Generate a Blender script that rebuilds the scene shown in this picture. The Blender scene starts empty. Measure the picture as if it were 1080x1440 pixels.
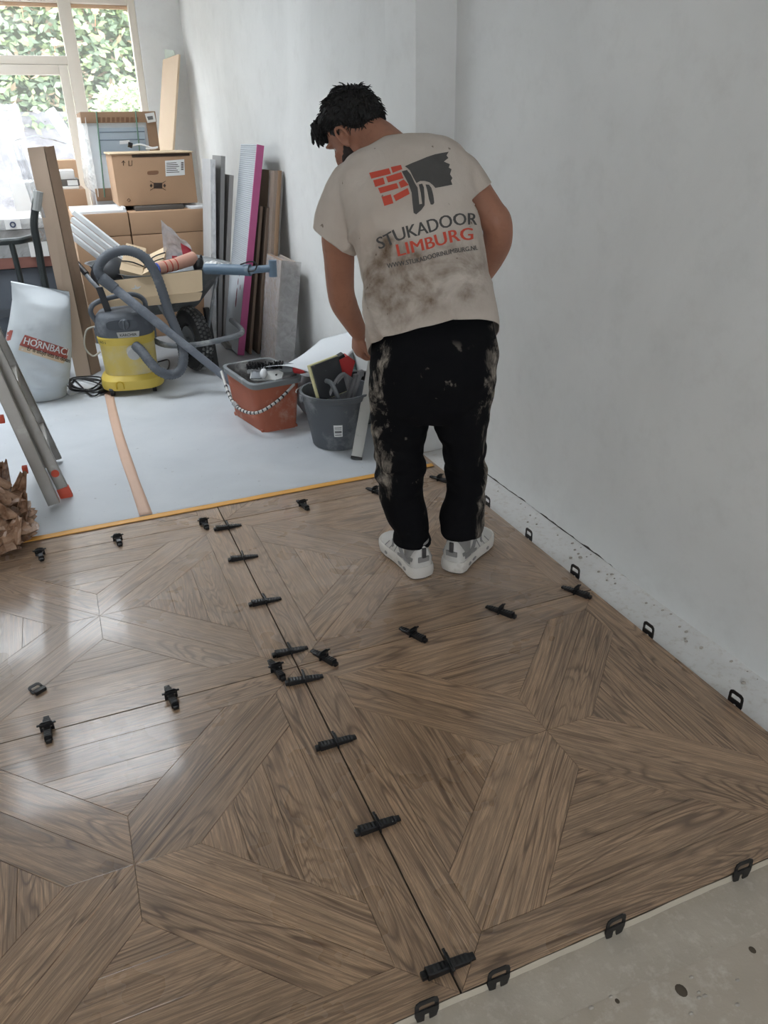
import bpy, bmesh, math, random
from mathutils import Vector, Matrix, noise
from mathutils.bvhtree import BVHTree
random.seed(7)
sc = bpy.context.scene
COL = sc.collection
V = Vector
PI = math.pi

# ------------------------------------------------------------------ camera
F_PX = 1079.63
PITCH, ROLL, YAW = 0.458844, -0.019935, 0.381327
CAM = V((-0.418657, -1.725466, 1.349986))
d_ = V((math.sin(YAW)*math.cos(PITCH), math.cos(YAW)*math.cos(PITCH), -math.sin(PITCH)))
r0 = V((math.cos(YAW), -math.sin(YAW), 0)); u0 = r0.cross(d_)
r_ = math.cos(ROLL)*r0 + math.sin(ROLL)*u0
u_ = -math.sin(ROLL)*r0 + math.cos(ROLL)*u0
cd = bpy.data.cameras.new('camera'); cam = bpy.data.objects.new('camera', cd); COL.objects.link(cam)
cd.sensor_fit = 'HORIZONTAL'; cd.sensor_width = 36.0; cd.lens = 36.0*F_PX/1080.0
cd.clip_start = 0.05; cd.clip_end = 200
m = Matrix((r_, u_, -d_)).transposed().to_4x4(); m.translation = CAM
cam.matrix_world = m
sc.camera = cam

# ------------------------------------------------------------------ world, exposure
w = bpy.data.worlds.new('overcast_sky'); sc.world = w; w.use_nodes = True
bg = w.node_tree.nodes['Background']; bg.inputs[0].default_value = (0.88, 0.94, 1.0, 1); bg.inputs[1].default_value = 4.2
vs = sc.view_settings
vs.view_transform = 'Standard'; vs.look = 'None'; vs.gamma = 1.0; vs.use_curve_mapping = False
vs.exposure = 2.12
def portal(loc, rot, sx, sy):
    l = bpy.data.lights.new('daylight_portal', 'AREA'); l.shape = 'RECTANGLE'; l.size = sx; l.size_y = sy
    l.energy = 1.0; l.cycles.is_portal = True
    o = bpy.data.objects.new('daylight_portal', l); COL.objects.link(o); o.location = loc; o.rotation_euler = rot
YW = 6.4           # window wall
XN, XF = 1.163, 0.99   # right wall near part / far part
YS = 1.37          # return of the wall
XL, YB, ZC = -3.2, -5.0, 2.62
DOMES = ((-1.4, -0.25, 2.55, 3.75), (-1.6, -0.45, 4.4, 5.6))   # two square roof lights
REAR_FILL = (-2.3, -0.5, 0.9, 2.1)
portal((-1.2, YW+0.12, 1.25), (-PI/2, 0, 0), 3.7, 2.5)
for q in DOMES: portal(((q[0]+q[1])/2, (q[2]+q[3])/2, ZC+0.3), (0, 0, 0), q[1]-q[0], q[3]-q[2])
portal(((REAR_FILL[0]+REAR_FILL[1])/2, YB-0.12, (REAR_FILL[2]+REAR_FILL[3])/2), (PI/2, 0, 0), REAR_FILL[1]-REAR_FILL[0], REAR_FILL[3]-REAR_FILL[2])

# ------------------------------------------------------------------ photo pixel -> place
def ray(px, py): return ((px-540)/F_PX)*r_ - ((py-720)/F_PX)*u_ + d_
def gz(px, py, z=0.0):
    v = ray(px, py); return CAM + (z-CAM.z)/v.z*v
def gy(px, py, y):
    v = ray(px, py); return CAM + (y-CAM.y)/v.y*v
def gx(px, py, x):
    v = ray(px, py); return CAM + (x-CAM.x)/v.x*v

# ------------------------------------------------------------------ materials
def srgb(c):
    return tuple(((x/255)/12.92 if x/255 <= .04045 else ((x/255+.055)/1.055)**2.4) for x in c)
MATS = {}
class NT:
    def __init__(s, name):
        s.m = bpy.data.materials.new(name); s.m.use_nodes = True; s.t = s.m.node_tree
        s.b = s.t.nodes['Principled BSDF']; s.o = s.t.nodes['Material Output']
        s.tc = s.n('ShaderNodeTexCoord')
    def n(s, typ, **kw):
        x = s.t.nodes.new(typ)
        for k, v in kw.items(): setattr(x, k, v)
        return x
    def l(s, a, b): s.t.links.new(a, b)
    def mapping(s, scale=(1,1,1), src=None, loc=None):
        mp = s.n('ShaderNodeMapping'); mp.inputs['Scale'].default_value = scale
        s.l(src or s.tc.outputs['Object'], mp.inputs['Vector'])
        if loc is not None: s.l(loc, mp.inputs['Location'])
        return mp.outputs[0]
    def noise(s, scale, vec=None, detail=4, rough=.55, dist=0):
        x = s.n('ShaderNodeTexNoise'); x.inputs['Scale'].default_value = scale; x.inputs['Detail'].default_value = detail
        x.inputs['Roughness'].default_value = rough; x.inputs['Distortion'].default_value = dist
        s.l(vec or s.tc.outputs['Object'], x.inputs['Vector']); return x.outputs['Fac']
    def ramp(s, fac, a, b, ca=(0,0,0,1), cb=(1,1,1,1)):
        x = s.n('ShaderNodeValToRGB'); x.color_ramp.elements[0].position = a; x.color_ramp.elements[1].position = b
        x.color_ramp.elements[0].color = ca; x.color_ramp.elements[1].color = cb
        s.l(fac, x.inputs[0]); return x.outputs[0]
    def math(s, op, a, b=None):
        x = s.n('ShaderNodeMath', operation=op)
        for i, q in enumerate((a, b)):
            if q is None: continue
            if isinstance(q, (int, float)): x.inputs[i].default_value = q
            else: s.l(q, x.inputs[i])
        return x.outputs[0]
    def mix(s, fac, a, b, mode='MIX'):
        x = s.n('ShaderNodeMix', data_type='RGBA', blend_type=mode)
        for i, q in ((0, fac), (6, a), (7, b)):
            if isinstance(q, (int, float)): x.inputs[i].default_value = q
            elif isinstance(q, (tuple, list)): x.inputs[i].default_value = (*q[:3], 1)
            else: s.l(q, x.inputs[i])
        return x.outputs[2]
    def bump(s, h, strength=.3, dist=.01):
        x = s.n('ShaderNodeBump'); x.inputs['Strength'].default_value = strength; x.inputs['Distance'].default_value = dist
        s.l(h, x.inputs['Height']); s.l(x.outputs[0], s.b.inputs['Normal'])
    def set(s, col=None, rough=None, metal=None, spec=None):
        if col is not None:
            if isinstance(col, (tuple, list)): s.b.inputs['Base Color'].default_value = (*col[:3], 1)
            else: s.l(col, s.b.inputs['Base Color'])
        if rough is not None:
            if isinstance(rough, (int, float)): s.b.inputs['Roughness'].default_value = rough
            else: s.l(rough, s.b.inputs['Roughness'])
        if metal is not None: s.b.inputs['Metallic'].default_value = metal
        if spec is not None: s.b.inputs['Specular IOR Level'].default_value = spec
        return s.m
def pm(name, rgb, rough=.6, metal=0, var=.12, scale=12, bump=0, bscale=60, spec=.5, dust=0, dustrgb=(190,190,188), dscale=6):
    """plain procedural material: base colour with soft variation, optional plaster dust and fine relief"""
    if name in MATS: return MATS[name]
    t = NT(name); c = srgb(rgb)
    f = t.noise(scale, detail=5)
    lo = tuple(x*(1-var) for x in c); hi = tuple(min(1, x*(1+var)) for x in c)
    col = t.mix(f, lo, hi)
    if dust:
        dn = t.ramp(t.noise(dscale, detail=9, rough=.68), .62-.25*dust, .80-.2*dust)
        col = t.mix(dn, col, srgb(dustrgb))
    t.set(col, rough, metal, spec)
    if bump: t.bump(t.noise(bscale, detail=6), bump, .004)
    MATS[name] = t.m; return t.m
def glass_mat(name, tint=(.98,.98,.98), refl=.06, rough=.02, dusty=0.0):
    t = NT(name); t.t.nodes.remove(t.b)
    tr = t.n('ShaderNodeBsdfTransparent'); tr.inputs[0].default_value = (*tint, 1)
    gl = t.n('ShaderNodeBsdfGlossy'); gl.inputs['Roughness'].default_value = rough
    lw = t.n('ShaderNodeLayerWeight'); lw.inputs[0].default_value = .25
    f = t.math('ADD', t.math('MULTIPLY', lw.outputs['Fresnel'], .6), refl*.3)
    mx = t.n('ShaderNodeMixShader'); t.l(f, mx.inputs[0]); t.l(tr.outputs[0], mx.inputs[1]); t.l(gl.outputs[0], mx.inputs[2])
    if dusty:  # translucent mix imitates the glare haze over the view outside
        tl = t.n('ShaderNodeBsdfTranslucent'); tl.inputs[0].default_value = (.9, .9, .9, 1); m2 = t.n('ShaderNodeMixShader')
        t.l(t.ramp(t.noise(1.6, detail=5), .2, .8, (dusty*.7,)*3+(1,), (dusty*1.3,)*3+(1,)), m2.inputs[0]); t.l(mx.outputs[0], m2.inputs[1]); t.l(tl.outputs[0], m2.inputs[2]); mx = m2
    t.l(mx.outputs[0], t.o.inputs[0]); return t.m
def film_mat(name, rgb=(225,230,232), opac=.35, rough=.25):
    """thin plastic film: part see-through, part white and shiny, with crease noise"""
    t = NT(name)
    tr = t.n('ShaderNodeBsdfTransparent')
    mx = t.n('ShaderNodeMixShader'); n = t.noise(14, detail=6, dist=1.5)
    f = t.ramp(n, .25, .8, (opac*.75,)*3+(1,), (min(1, opac*1.35),)*3+(1,))
    t.set(srgb(rgb), rough, 0, .6)
    t.bump(n, .5, .02)
    t.l(f, mx.inputs[0]); t.l(tr.outputs[0], mx.inputs[1]); t.l(t.b.outputs[0], mx.inputs[2]); t.l(mx.outputs[0], t.o.inputs[0])
    return t.m

def wood_tile_mat():
    t = NT('oak_print_porcelain')
    oi = t.n('ShaderNodeObjectInfo')
    cmb = t.n('ShaderNodeCombineXYZ')
    for i, k in enumerate((37.0, 91.0, 13.0)): t.l(t.math('MULTIPLY', oi.outputs['Random'], k), cmb.inputs[i])
    off = cmb.outputs[0]
    v1 = t.mapping((1.1, 11, 1), loc=off)
    warp = t.noise(1.6, v1, 3, .5, .4)
    # cathedral figure: stretched rings
    v2 = t.mapping((.8, 6.5, 1), loc=off)
    ring = t.noise(1.5, v2, 2.5, .5, 1.1)
    bands = t.math('FRACT', t.math('MULTIPLY', ring, 15.0))
    bands = t.math('ABSOLUTE', t.math('SUBTRACT', bands, .5))
    fig = t.ramp(bands, .02, .30)
    # straight grain
    v3 = t.mapping((.75, 46, 1), loc=off); gr = t.noise(2.6, v3, 6, .62, .35)
    v4 = t.mapping((7, 300, 1), loc=off); pore = t.noise(2.0, v4, 3, .6)
    c_lo, c_mid, c_hi = srgb((100, 75, 55)), srgb((180, 144, 111)), srgb((205, 172, 139))
    base = t.mix(t.ramp(gr, .3, .7), c_mid, c_hi)
    where = t.ramp(warp, .36, .58, (.18,)*3+(1,), (1,)*3+(1,))
    dark = t.math('MULTIPLY', t.math('SUBTRACT', 1.0, fig), where)
    base = t.mix(t.math('MULTIPLY', dark, .88), base, c_lo)
    base = t.mix(t.math('MULTIPLY', t.ramp(gr, .50, .28), .45), base, c_lo)
    base = t.mix(t.math('MULTIPLY', t.ramp(pore, .48, .36), .35), base, srgb((96, 76, 59)))
    hs = t.n('ShaderNodeHueSaturation'); hs.inputs['Saturation'].default_value = 1.0
    t.l(t.math('ADD', .84, t.math('MULTIPLY', t.math('FRACT', t.math('MULTIPLY', oi.outputs['Random'], 17.3)), .22)), hs.inputs['Value'])
    t.l(base, hs.inputs['Color'])
    # wiped cement haze; stronger on back tiles, painting their grazing sheen into the colour
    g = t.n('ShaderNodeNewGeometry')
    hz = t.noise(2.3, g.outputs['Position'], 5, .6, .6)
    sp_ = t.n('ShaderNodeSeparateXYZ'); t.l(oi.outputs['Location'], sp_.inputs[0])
    dirt_or_sheen = t.n('ShaderNodeMapRange'); t.l(sp_.outputs[1], dirt_or_sheen.inputs[0]); dirt_or_sheen.inputs[1].default_value = -.25; dirt_or_sheen.inputs[2].default_value = .35; dirt_or_sheen.inputs[3].default_value = .10; dirt_or_sheen.inputs[4].default_value = .50
    col = t.mix(t.math('MULTIPLY', t.ramp(hz, .25, .75), dirt_or_sheen.outputs[0]), hs.outputs[0], srgb((190, 176, 164)))
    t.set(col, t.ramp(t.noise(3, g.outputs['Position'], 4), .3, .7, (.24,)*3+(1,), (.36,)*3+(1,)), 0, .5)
    t.b.inputs['Coat Weight'].default_value = .45; t.b.inputs['Coat Roughness'].default_value = .09
    t.bump(t.math('ADD', gr, t.math('MULTIPLY', pore, .6)), .16, .0015)
    return t.m
def concrete_mat(name, c1, c2, c3, scale=3.0):
    t = NT(name)
    a = t.noise(scale, detail=8, rough=.65, dist=.4); b = t.noise(scale*9, detail=7, rough=.7)
    col = t.mix(t.ramp(a, .3, .7), srgb(c1), srgb(c2))
    col = t.mix(t.ramp(b, .52, .72), col, srgb(c3))
    spots = t.ramp(t.noise(26, detail=2), .80, .84)
    col = t.mix(t.math('MULTIPLY', spots, .6), col, srgb((92, 82, 72)))
    t.set(col, .85, 0, .3); t.bump(t.math('ADD', a, t.math('MULTIPLY', b, .4)), .35, .006); return t.m
def plaster_mat():
    t = NT('fresh_plaster')
    a = t.noise(1.1, detail=6, rough=.6, dist=.5); b = t.noise(7, detail=8, rough=.7)
    col = t.mix(t.ramp(a, .35, .68), srgb((224, 224, 222)), srgb((236, 236, 234)))
    col = t.mix(t.math('MULTIPLY', t.ramp(b, .50, .80), .22), col, srgb((186, 183, 178)))
    t.set(col, .75, 0, .3); t.bump(t.noise(5, detail=7), .05, .006); return t.m

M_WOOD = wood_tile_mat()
M_CONC = concrete_mat('raw_screed', (178, 166, 150), (198, 187, 172), (208, 200, 188))
M_DUST = concrete_mat('dusty_screed', (220, 218, 215), (232, 231, 229), (206, 200, 192), 5)
M_PLAST = plaster_mat()
M_CEIL = pm('ceiling_white', (228, 228, 226), .8, var=.03)
M_BLACK = pm('black_plastic', (24, 24, 26), .38, var=.2, bump=.1)
M_GLASS = glass_mat('window_glass'); M_VEILGLASS = glass_mat('glare_veil_glass', dusty=.022)  # second glass: its dusty value is a veil imitating glare
M_CREAM = pm('cream_frame_paint', (226, 217, 204), .4, var=.03)
M_CARD = pm('brown_cardboard', (176, 142, 112), .8, var=.08, scale=4, bump=.15, bscale=40)
M_CARD2 = pm('pale_cardboard', (205, 182, 150), .8, var=.05, scale=4, bump=.12, bscale=40)
M_CARD3 = pm('dull_cardboard', (150, 122, 98), .85, var=.12, scale=5, bump=.2, bscale=40)
M_INK = pm('dark_print', (62, 48, 40), .8, var=.1)
M_WHITEP = pm('white_paper', (228, 228, 226), .7, var=.03)
M_WHITEPVC = pm('white_pvc', (226, 229, 231), .35, var=.03)
M_FILM = film_mat('clear_film')
M_ALU = pm('dusty_aluminium', (158, 155, 150), .45, .75, var=.12, bump=.1, dust=.25)
M_GREYMET = pm('grey_painted_steel', (122, 126, 130), .5, .3, var=.15, dust=.35)
M_RUBBER = pm('black_rubber', (30, 30, 31), .75, var=.25, dust=.12)
M_GAPSHADE = pm('gap_shade_brown', (60, 48, 38), .9, var=.1)

# ------------------------------------------------------------------ mesh helpers
class MB:
    def __init__(s, M=None): s.v = []; s.f = []; s.M = M or Matrix.Identity(4)
    def add(s, vs, fs):
        k = len(s.v); s.v += [s.M @ V(p) for p in vs]; s.f += [tuple(i+k for i in f) for f in fs]; return s
    def box(s, c, size, R=None, bev=0):
        bm = bmesh.new(); bmesh.ops.create_cube(bm, size=1)
        for v in bm.verts: v.co = V((v.co.x*size[0], v.co.y*size[1], v.co.z*size[2]))
        if bev: bmesh.ops.bevel(bm, geom=list(bm.edges), offset=bev, segments=2, affect='EDGES', profile=.6)
        T = Matrix.Translation(V(c)) @ (R.to_4x4() if R is not None else Matrix.Identity(4))
        bm.verts.ensure_lookup_table(); bm.faces.ensure_lookup_table()
        s.add([T @ v.co for v in bm.verts], [[v.index for v in f.verts] for f in bm.faces]); bm.free(); return s
    def hexa(s, p):      # 8 corners: bottom 0-3, top 4-7 (same turn)
        return s.add(p, [(3,2,1,0),(4,5,6,7),(0,1,5,4),(1,2,6,5),(2,3,7,6),(3,0,4,7)])
    def loft(s, rings, caps=True, closed=False):
        n = len(rings[0]); vs = [p for r in rings for p in r]; fs = []
        m_ = len(rings)
        for i in range(m_ if closed else m_-1):
            j = (i+1) % m_
            for k in range(n):
                fs.append((i*n+k, i*n+(k+1) % n, j*n+(k+1) % n, j*n+k))
        if caps and not closed:
            fs.append(tuple(range(n-1, -1, -1))); fs.append(tuple((m_-1)*n+k for k in range(n)))
        return s.add(vs, fs)
    def tube(s, pts, r, n=10, caps=True, closed=False):
        pts = [V(p) for p in pts]; m_ = len(pts)
        rr = r if isinstance(r, (list, tuple)) else [r]*m_
        rings = []; up = None
        for i, p in enumerate(pts):
            if closed: t = pts[(i+1) % m_]-pts[i-1]
            else: t = pts[min(i+1, m_-1)]-pts[max(i-1, 0)]
            t.normalize()
            if up is None:
                a = V((0,0,1)) if abs(t.z) < .9 else V((1,0,0)); up = (a-a.dot(t)*t).normalized()
            else:
                up = up-up.dot(t)*t
                up = up.normalized() if up.length > 1e-6 else t.orthogonal().normalized()
            b = t.cross(up)
            rings.append([p+rr[i]*(math.cos(2*PI*k/n)*up+math.sin(2*PI*k/n)*b) for k in range(n)])
        return s.loft(rings, caps, closed)
    def lathe(s, prof, c=(0,0,0), n=32, caps=False, sq=2.0):
        c = V(c); rings = []
        for r, z in prof:
            ring = []
            for k in range(n):
                a = 2*PI*k/n; ca, sa = math.cos(a), math.sin(a)
                q = (abs(ca)**sq+abs(sa)**sq)**(-1/sq)
                ring.append(c+V((r*q*ca, r*q*sa, z)))
            rings.append(ring)
        return s.loft(rings, caps)
    def ell(s, c, axes, nu=20, nv=12):
        """ellipsoid with axis vectors"""
        c = V(c); A, B, C = [V(a) for a in axes]; rings = []
        for i in range(nv+1):
            th = PI*(i+.02)/(nv+.04); ring = []
            for k in range(nu):
                ph = 2*PI*k/nu
                ring.append(c+A*math.sin(th)*math.cos(ph)+B*math.sin(th)*math.sin(ph)+C*math.cos(th))
            rings.append(ring)
        return s.loft(rings)
    def prism(s, poly, ext):
        ext = V(ext); n = len(poly); a = [V(p) for p in poly]; b = [p+ext for p in a]
        return s.add(a+b, [tuple(range(n-1,-1,-1)), tuple(range(n, 2*n))]+[(k, (k+1) % n, n+(k+1) % n, n+k) for k in range(n)])
    def sheet(s, fn, nu, nv):
        vs = [fn(i/nu, j/nv) for j in range(nv+1) for i in range(nu+1)]
        fs = [(j*(nu+1)+i, j*(nu+1)+i+1, (j+1)*(nu+1)+i+1, (j+1)*(nu+1)+i) for j in range(nv) for i in range(nu)]
        return s.add(vs, fs)
def spline(pts, n=8):
    pts = [V(p) for p in pts]; out = []
    for i in range(len(pts)-1):
        p0 = pts[max(i-1,0)]; p1 = pts[i]; p2 = pts[i+1]; p3 = pts[min(i+2, len(pts)-1)]
        for k in range(n):
            t = k/n
            out.append(.5*((2*p1)+(p2-p0)*t+(2*p0-5*p1+4*p2-p3)*t*t+(3*p1-p0-3*p2+p3)*t**3))
    out.append(pts[-1]); return out
def rootloc(o):
    p = V((0,0,0))
    while o is not None: p = p+o.location; o = o.parent
    return p
def setp(o, label=None, cat=None, group=None, kind=None):
    if label: o['label'] = label
    if cat: o['category'] = cat
    if group: o['group'] = group
    if kind: o['kind'] = kind
    return o
def obj(name, mb, mat, parent=None, smooth=30, label=None, cat=None, group=None, kind=None, solid=0, origin=None):
    me = bpy.data.meshes.new(name)
    if parent is not None: base = rootloc(parent)
    elif origin is not None: base = V(origin)
    else:
        xs = [p.x for p in mb.v]; ys = [p.y for p in mb.v]; zs = [p.z for p in mb.v]
        base = V(((min(xs)+max(xs))/2, (min(ys)+max(ys))/2, min(zs)))
    me.from_pydata([p-base for p in mb.v], [], mb.f); me.update()
    bm = bmesh.new(); bm.from_mesh(me); bmesh.ops.recalc_face_normals(bm, faces=bm.faces)
    if smooth:
        lim = math.radians(smooth)
        for f in bm.faces: f.smooth = True
        for e in bm.edges:
            if len(e.link_faces) == 2 and e.calc_face_angle(0) > lim: e.smooth = False
    bm.to_mesh(me); bm.free()
    me.materials.append(mat)
    o = bpy.data.objects.new(name, me); COL.objects.link(o)
    if parent is not None: o.parent = parent
    else: o.location = base
    if solid:
        md = o.modifiers.new('thickness', 'SOLIDIFY'); md.thickness = solid; md.offset = 0
    return setp(o, label, cat, group, kind)
def thing(name, label, cat, loc, group=None):
    o = bpy.data.objects.new(name, None); COL.objects.link(o); o.location = V(loc); o.empty_display_size = .05
    return setp(o, label, cat, group)
def copy_thing(root, loc, rotz=None, label=None, group=None):
    r = root.copy(); COL.objects.link(r); r.location = V(loc)
    if rotz is not None: r.rotation_euler = (0, 0, rotz)
    if label: r['label'] = label
    if group: r['group'] = group
    for ch in list(root.children):
        c = ch.copy(); COL.objects.link(c); c.parent = r
        for g in ch.children:
            e = g.copy(); COL.objects.link(e); e.parent = c
    return r
def R3(rz=0, rx=0, ry=0): return Matrix.Rotation(rz, 3, 'Z') @ Matrix.Rotation(ry, 3, 'Y') @ Matrix.Rotation(rx, 3, 'X')
def frame(o, X, Y, Z=None):
    X = V(X).normalized(); Y = V(Y); Y = (Y-Y.dot(X)*X).normalized(); Z = X.cross(Y)
    mm = Matrix((X, Y, Z)).transposed().to_4x4(); mm.translation = V(o); return mm
def struct(name, mb, mat, parent=None, smooth=30, **k):
    return obj(name, mb, mat, parent, smooth, kind=None if parent else 'structure', **k)
def text_mb(body, size=1.0, bold=0.0):
    """flat letters as triangles, x from 0, baseline y = 0"""
    cu = bpy.data.curves.new('lettering', 'FONT'); cu.body = body; cu.size = size; cu.offset = bold; cu.resolution_u = 3
    to = bpy.data.objects.new('lettering', cu); COL.objects.link(to)
    dg = bpy.context.evaluated_depsgraph_get(); me = bpy.data.meshes.new_from_object(to.evaluated_get(dg))
    vs_ = [v.co.copy() for v in me.vertices]; fs_ = [tuple(p.vertices) for p in me.polygons]
    bpy.data.objects.remove(to); bpy.data.curves.remove(cu); bpy.data.meshes.remove(me)
    return vs_, fs_
def fine(vs_, fs_, maxlen):
    bm = bmesh.new(); bv = [bm.verts.new(p) for p in vs_]
    for f in fs_:
        try: bm.faces.new([bv[i] for i in f])
        except ValueError: pass
    bmesh.ops.remove_doubles(bm, verts=bm.verts, dist=1e-6)
    for it in range(5):
        bmesh.ops.triangulate(bm, faces=bm.faces)
        es = [e for e in bm.edges if e.calc_length() > maxlen]
        if not es: break
        bmesh.ops.subdivide_edges(bm, edges=es, cuts=1)
    bmesh.ops.triangulate(bm, faces=bm.faces)
    bm.verts.index_update()
    o = [v.co.copy() for v in bm.verts], [tuple(v.index for v in f.verts) for f in bm.faces]
    bm.free(); return o
def flat_text(name, body, o, X, Y, width, mat, parent, bold=.01, height=None):
    vs_, fs_ = text_mb(body, 1, bold)
    x0 = min(v.x for v in vs_); x1 = max(v.x for v in vs_); y1 = max(v.y for v in vs_)
    X = V(X).normalized(); Y = V(Y).normalized(); k = width/(x1-x0); ky = (height/y1) if height else k
    mb = MB(); mb.add([V(o)+X*(v.x-x0)*k+Y*v.y*ky for v in vs_], fs_)
    return obj(name, mb, mat, parent, 0)
def remeshed(mb, voxel, smooth_it=6, fac=.5):
    me = bpy.data.meshes.new('tmp'); me.from_pydata(mb.v, [], mb.f); me.update()
    bm = bmesh.new(); bm.from_mesh(me); bmesh.ops.recalc_face_normals(bm, faces=bm.faces); bm.to_mesh(me); bm.free()
    o = bpy.data.objects.new('tmp', me); COL.objects.link(o)
    md = o.modifiers.new('r', 'REMESH'); md.mode = 'VOXEL'; md.voxel_size = voxel
    if smooth_it:
        sm = o.modifiers.new('s', 'SMOOTH'); sm.iterations = smooth_it; sm.factor = fac
    dg = bpy.context.evaluated_depsgraph_get(); ev = bpy.data.meshes.new_from_object(o.evaluated_get(dg))
    out = MB(); out.v = [v.co.copy() for v in ev.vertices]; out.f = [tuple(p.vertices) for p in ev.polygons]
    out.nrm = [v.normal.copy() for v in ev.vertices]
    bpy.data.objects.remove(o); bpy.data.meshes.remove(me); bpy.data.meshes.remove(ev)
    return out
def nz(p, s=1.0, seed=0.0): return noise.noise(V(p)*s+V((seed, seed*1.7, -seed)))

# ================================================================== ROOM SHELL
ZS = -0.022      # screed level, tile tops are at 0
fl = MB().box(((XL+XN)/2, (YB+YW)/2, ZS-.1), (XN-XL+.6, YW-YB+.6, .2))
floor = struct('floor', fl, M_CONC, smooth=0)
# the tiles: 1 x 1 m wood-print star panels, every printed plank its own piece
WS, CB, HB = .137, .412, .4985
def plank_polys():
    out = []
    for k in range(4):
        a = k*PI/2; Rm = Matrix.Rotation(a, 2)
        def put(pts, grain):
            out.append(([Rm @ V(p) for p in pts], grain+a))
        put([(0,0), (WS,0), (CB,CB-WS), (CB,CB)], PI/4)
        put([(0,0), (CB,CB), (CB-WS,CB), (0,WS)], PI/4)
        cuts = [WS, .225, .315, CB]
        for i in range(3):
            x0, x1 = cuts[i], cuts[i+1]
            pts = [(x0, -(x0-WS)), (x1, -(x1-WS)), (x1, x1-WS), (x0, x0-WS)] if i else [(WS,0), (x1,-(x1-WS)), (x1, x1-WS)]
            put(pts, PI/2)
        put([(CB,-CB), (HB,-HB), (HB,HB), (CB,CB)], PI/2)
    return out
plank_meshes = []
for pts, g in plank_polys():
    Rm = Matrix.Rotation(-g, 2); q = [Rm @ p for p in pts]
    c = sum(q, V((0,0)))/len(q)
    def inset(p, dd):
        out = []
        n = len(p)
        for i in range(n):
            a, b, e = p[i-1], p[i], p[(i+1) % n]
            e1 = (b-a).normalized(); e2 = (e-b).normalized()
            n1 = V((-e1.y, e1.x)); n2 = V((-e2.y, e2.x))
            den = 1+n1.dot(n2)
            out.append(b+(n1+n2)*dd/max(den, .25))
        return out
    outer = inset(q, .0003); top = inset(q, .0008)
    n = len(q)
    vs_ = [(p.x-c.x, p.y-c.y, -.004) for p in outer]+[(p.x-c.x, p.y-c.y, -.0007) for p in outer]+[(p.x-c.x, p.y-c.y, 0) for p in top]
    fs_ = [(k, (k+1) % n, n+(k+1) % n, n+k) for k in range(n)]+[(n+k, n+(k+1) % n, 2*n+(k+1) % n, 2*n+k) for k in range(n)]+[tuple(range(2*n, 3*n))]
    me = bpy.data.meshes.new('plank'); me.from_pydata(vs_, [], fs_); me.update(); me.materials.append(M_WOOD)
    cw = Matrix.Rotation(g, 2) @ c
    plank_meshes.append((me, g, cw))
M_BISCUIT = pm('tile_body', (112, 102, 90), .8, var=.06)
tb = MB().box((0,0,-.012), (.9965, .9965, .0195))
tile_me = None
for row in (-1, 0, 1):
    for colx in (-2, -1, 0):
        if tile_me is None:
            t_ = obj('tile', tb, M_BISCUIT, floor, 0); tile_me = t_.data
            # geometry was written relative to the floor origin: shift back to the tile centre
            base = rootloc(floor)
            for v in tile_me.vertices: v.co += base
        else:
            t_ = bpy.data.objects.new('tile', tile_me); COL.objects.link(t_); t_.parent = floor
        t_.location = V((colx+.5, row+.5, 0))-rootloc(floor)
        flip = random.choice((0, 1, 2, 3))
        for me, g, cw in plank_meshes:
            p = bpy.data.objects.new('plank', me); COL.objects.link(p); p.parent = t_
            a = flip*PI/2
            c2 = Matrix.Rotation(a, 2) @ cw
            p.location = (c2.x, c2.y, random.uniform(-.00025, .00025)); p.rotation_euler = (0, 0, g+a)
# adhesive bed strip squeezed out along the open front edge, dusty screed beside the wall
ad = MB()
def adfn(u, v):
    x = -2+3.05*u; y = -1.0-.0-.10*v+.01*nz((x*3, v*2, 0), 1, 3)*v
    return V((x, y, ZS+.004*(1-v)+.0015*nz((x*14, v*9, 1))+.0006))
ad.sheet(adfn, 90, 5)
obj('adhesive_bed', ad, concrete_mat('tile_adhesive', (176, 165, 150), (192, 182, 167), (202, 193, 180), 5), floor, 40)
rg = MB()
def rgfn(u, v):
    x = -2+3.0*u; return V((x, -1.0-.0025*v-.003*max(0, nz((x*9, 0, 0))), -.002-.015*v+.002*nz((x*22, v, 2))))
rg.sheet(rgfn, 150, 3); obj('grout_ridge', rg, pm('dry_adhesive', (190, 180, 163), .9, bump=.3), floor, 40)
du = MB()
def dufn(u, v):
    y = -1.02+2.38*u; x = 1.0+.165*v
    return V((x, y, ZS+.0015+.006*abs(nz((x*16, y*7, 0)))*v+.007*v**4))
du.sheet(dufn, 120, 12); obj('dust_layer', du, M_DUST, floor, 60)
cr = MB()
for i in range(70):
    y = random.uniform(-.9, 1.3); x = 1.155-abs(random.gauss(0, .03)); s_ = random.uniform(.002, .006)
    if x < 1.01: continue
    cr.ell((x, y, ZS+.006), ((s_*1.4,0,0), (0,s_,0), (0,0,s_*.7)), 6, 4)
for i in range(14):
    p = gz(random.uniform(820, 1080), random.uniform(1300, 1440), ZS); s_ = random.uniform(.0015, .004)
    cr.ell(p, ((s_*1.5,0,0), (0,s_,0), (0,0,s_*.6)), 6, 4)
obj('plaster_crumbs', cr, pm('plaster_crumb', (176, 168, 158), .9), floor, 60, kind='stuff')
st = MB()
for px_, py_, s_ in ((958, 1393, .010), (893, 1312, .003), (1058, 1336, .006), (868, 1408, .004), (820, 1366, .004)):
    p = gz(px_, py_, ZS); st.ell(p+V((0,0,.0004)), ((s_,0,0), (0,s_*1.2,0), (0,0,.0006)), 12, 4)
obj('dirt_spot', st, pm('dirt_or_sheen', (84, 74, 62), .9), floor, 60)

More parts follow.
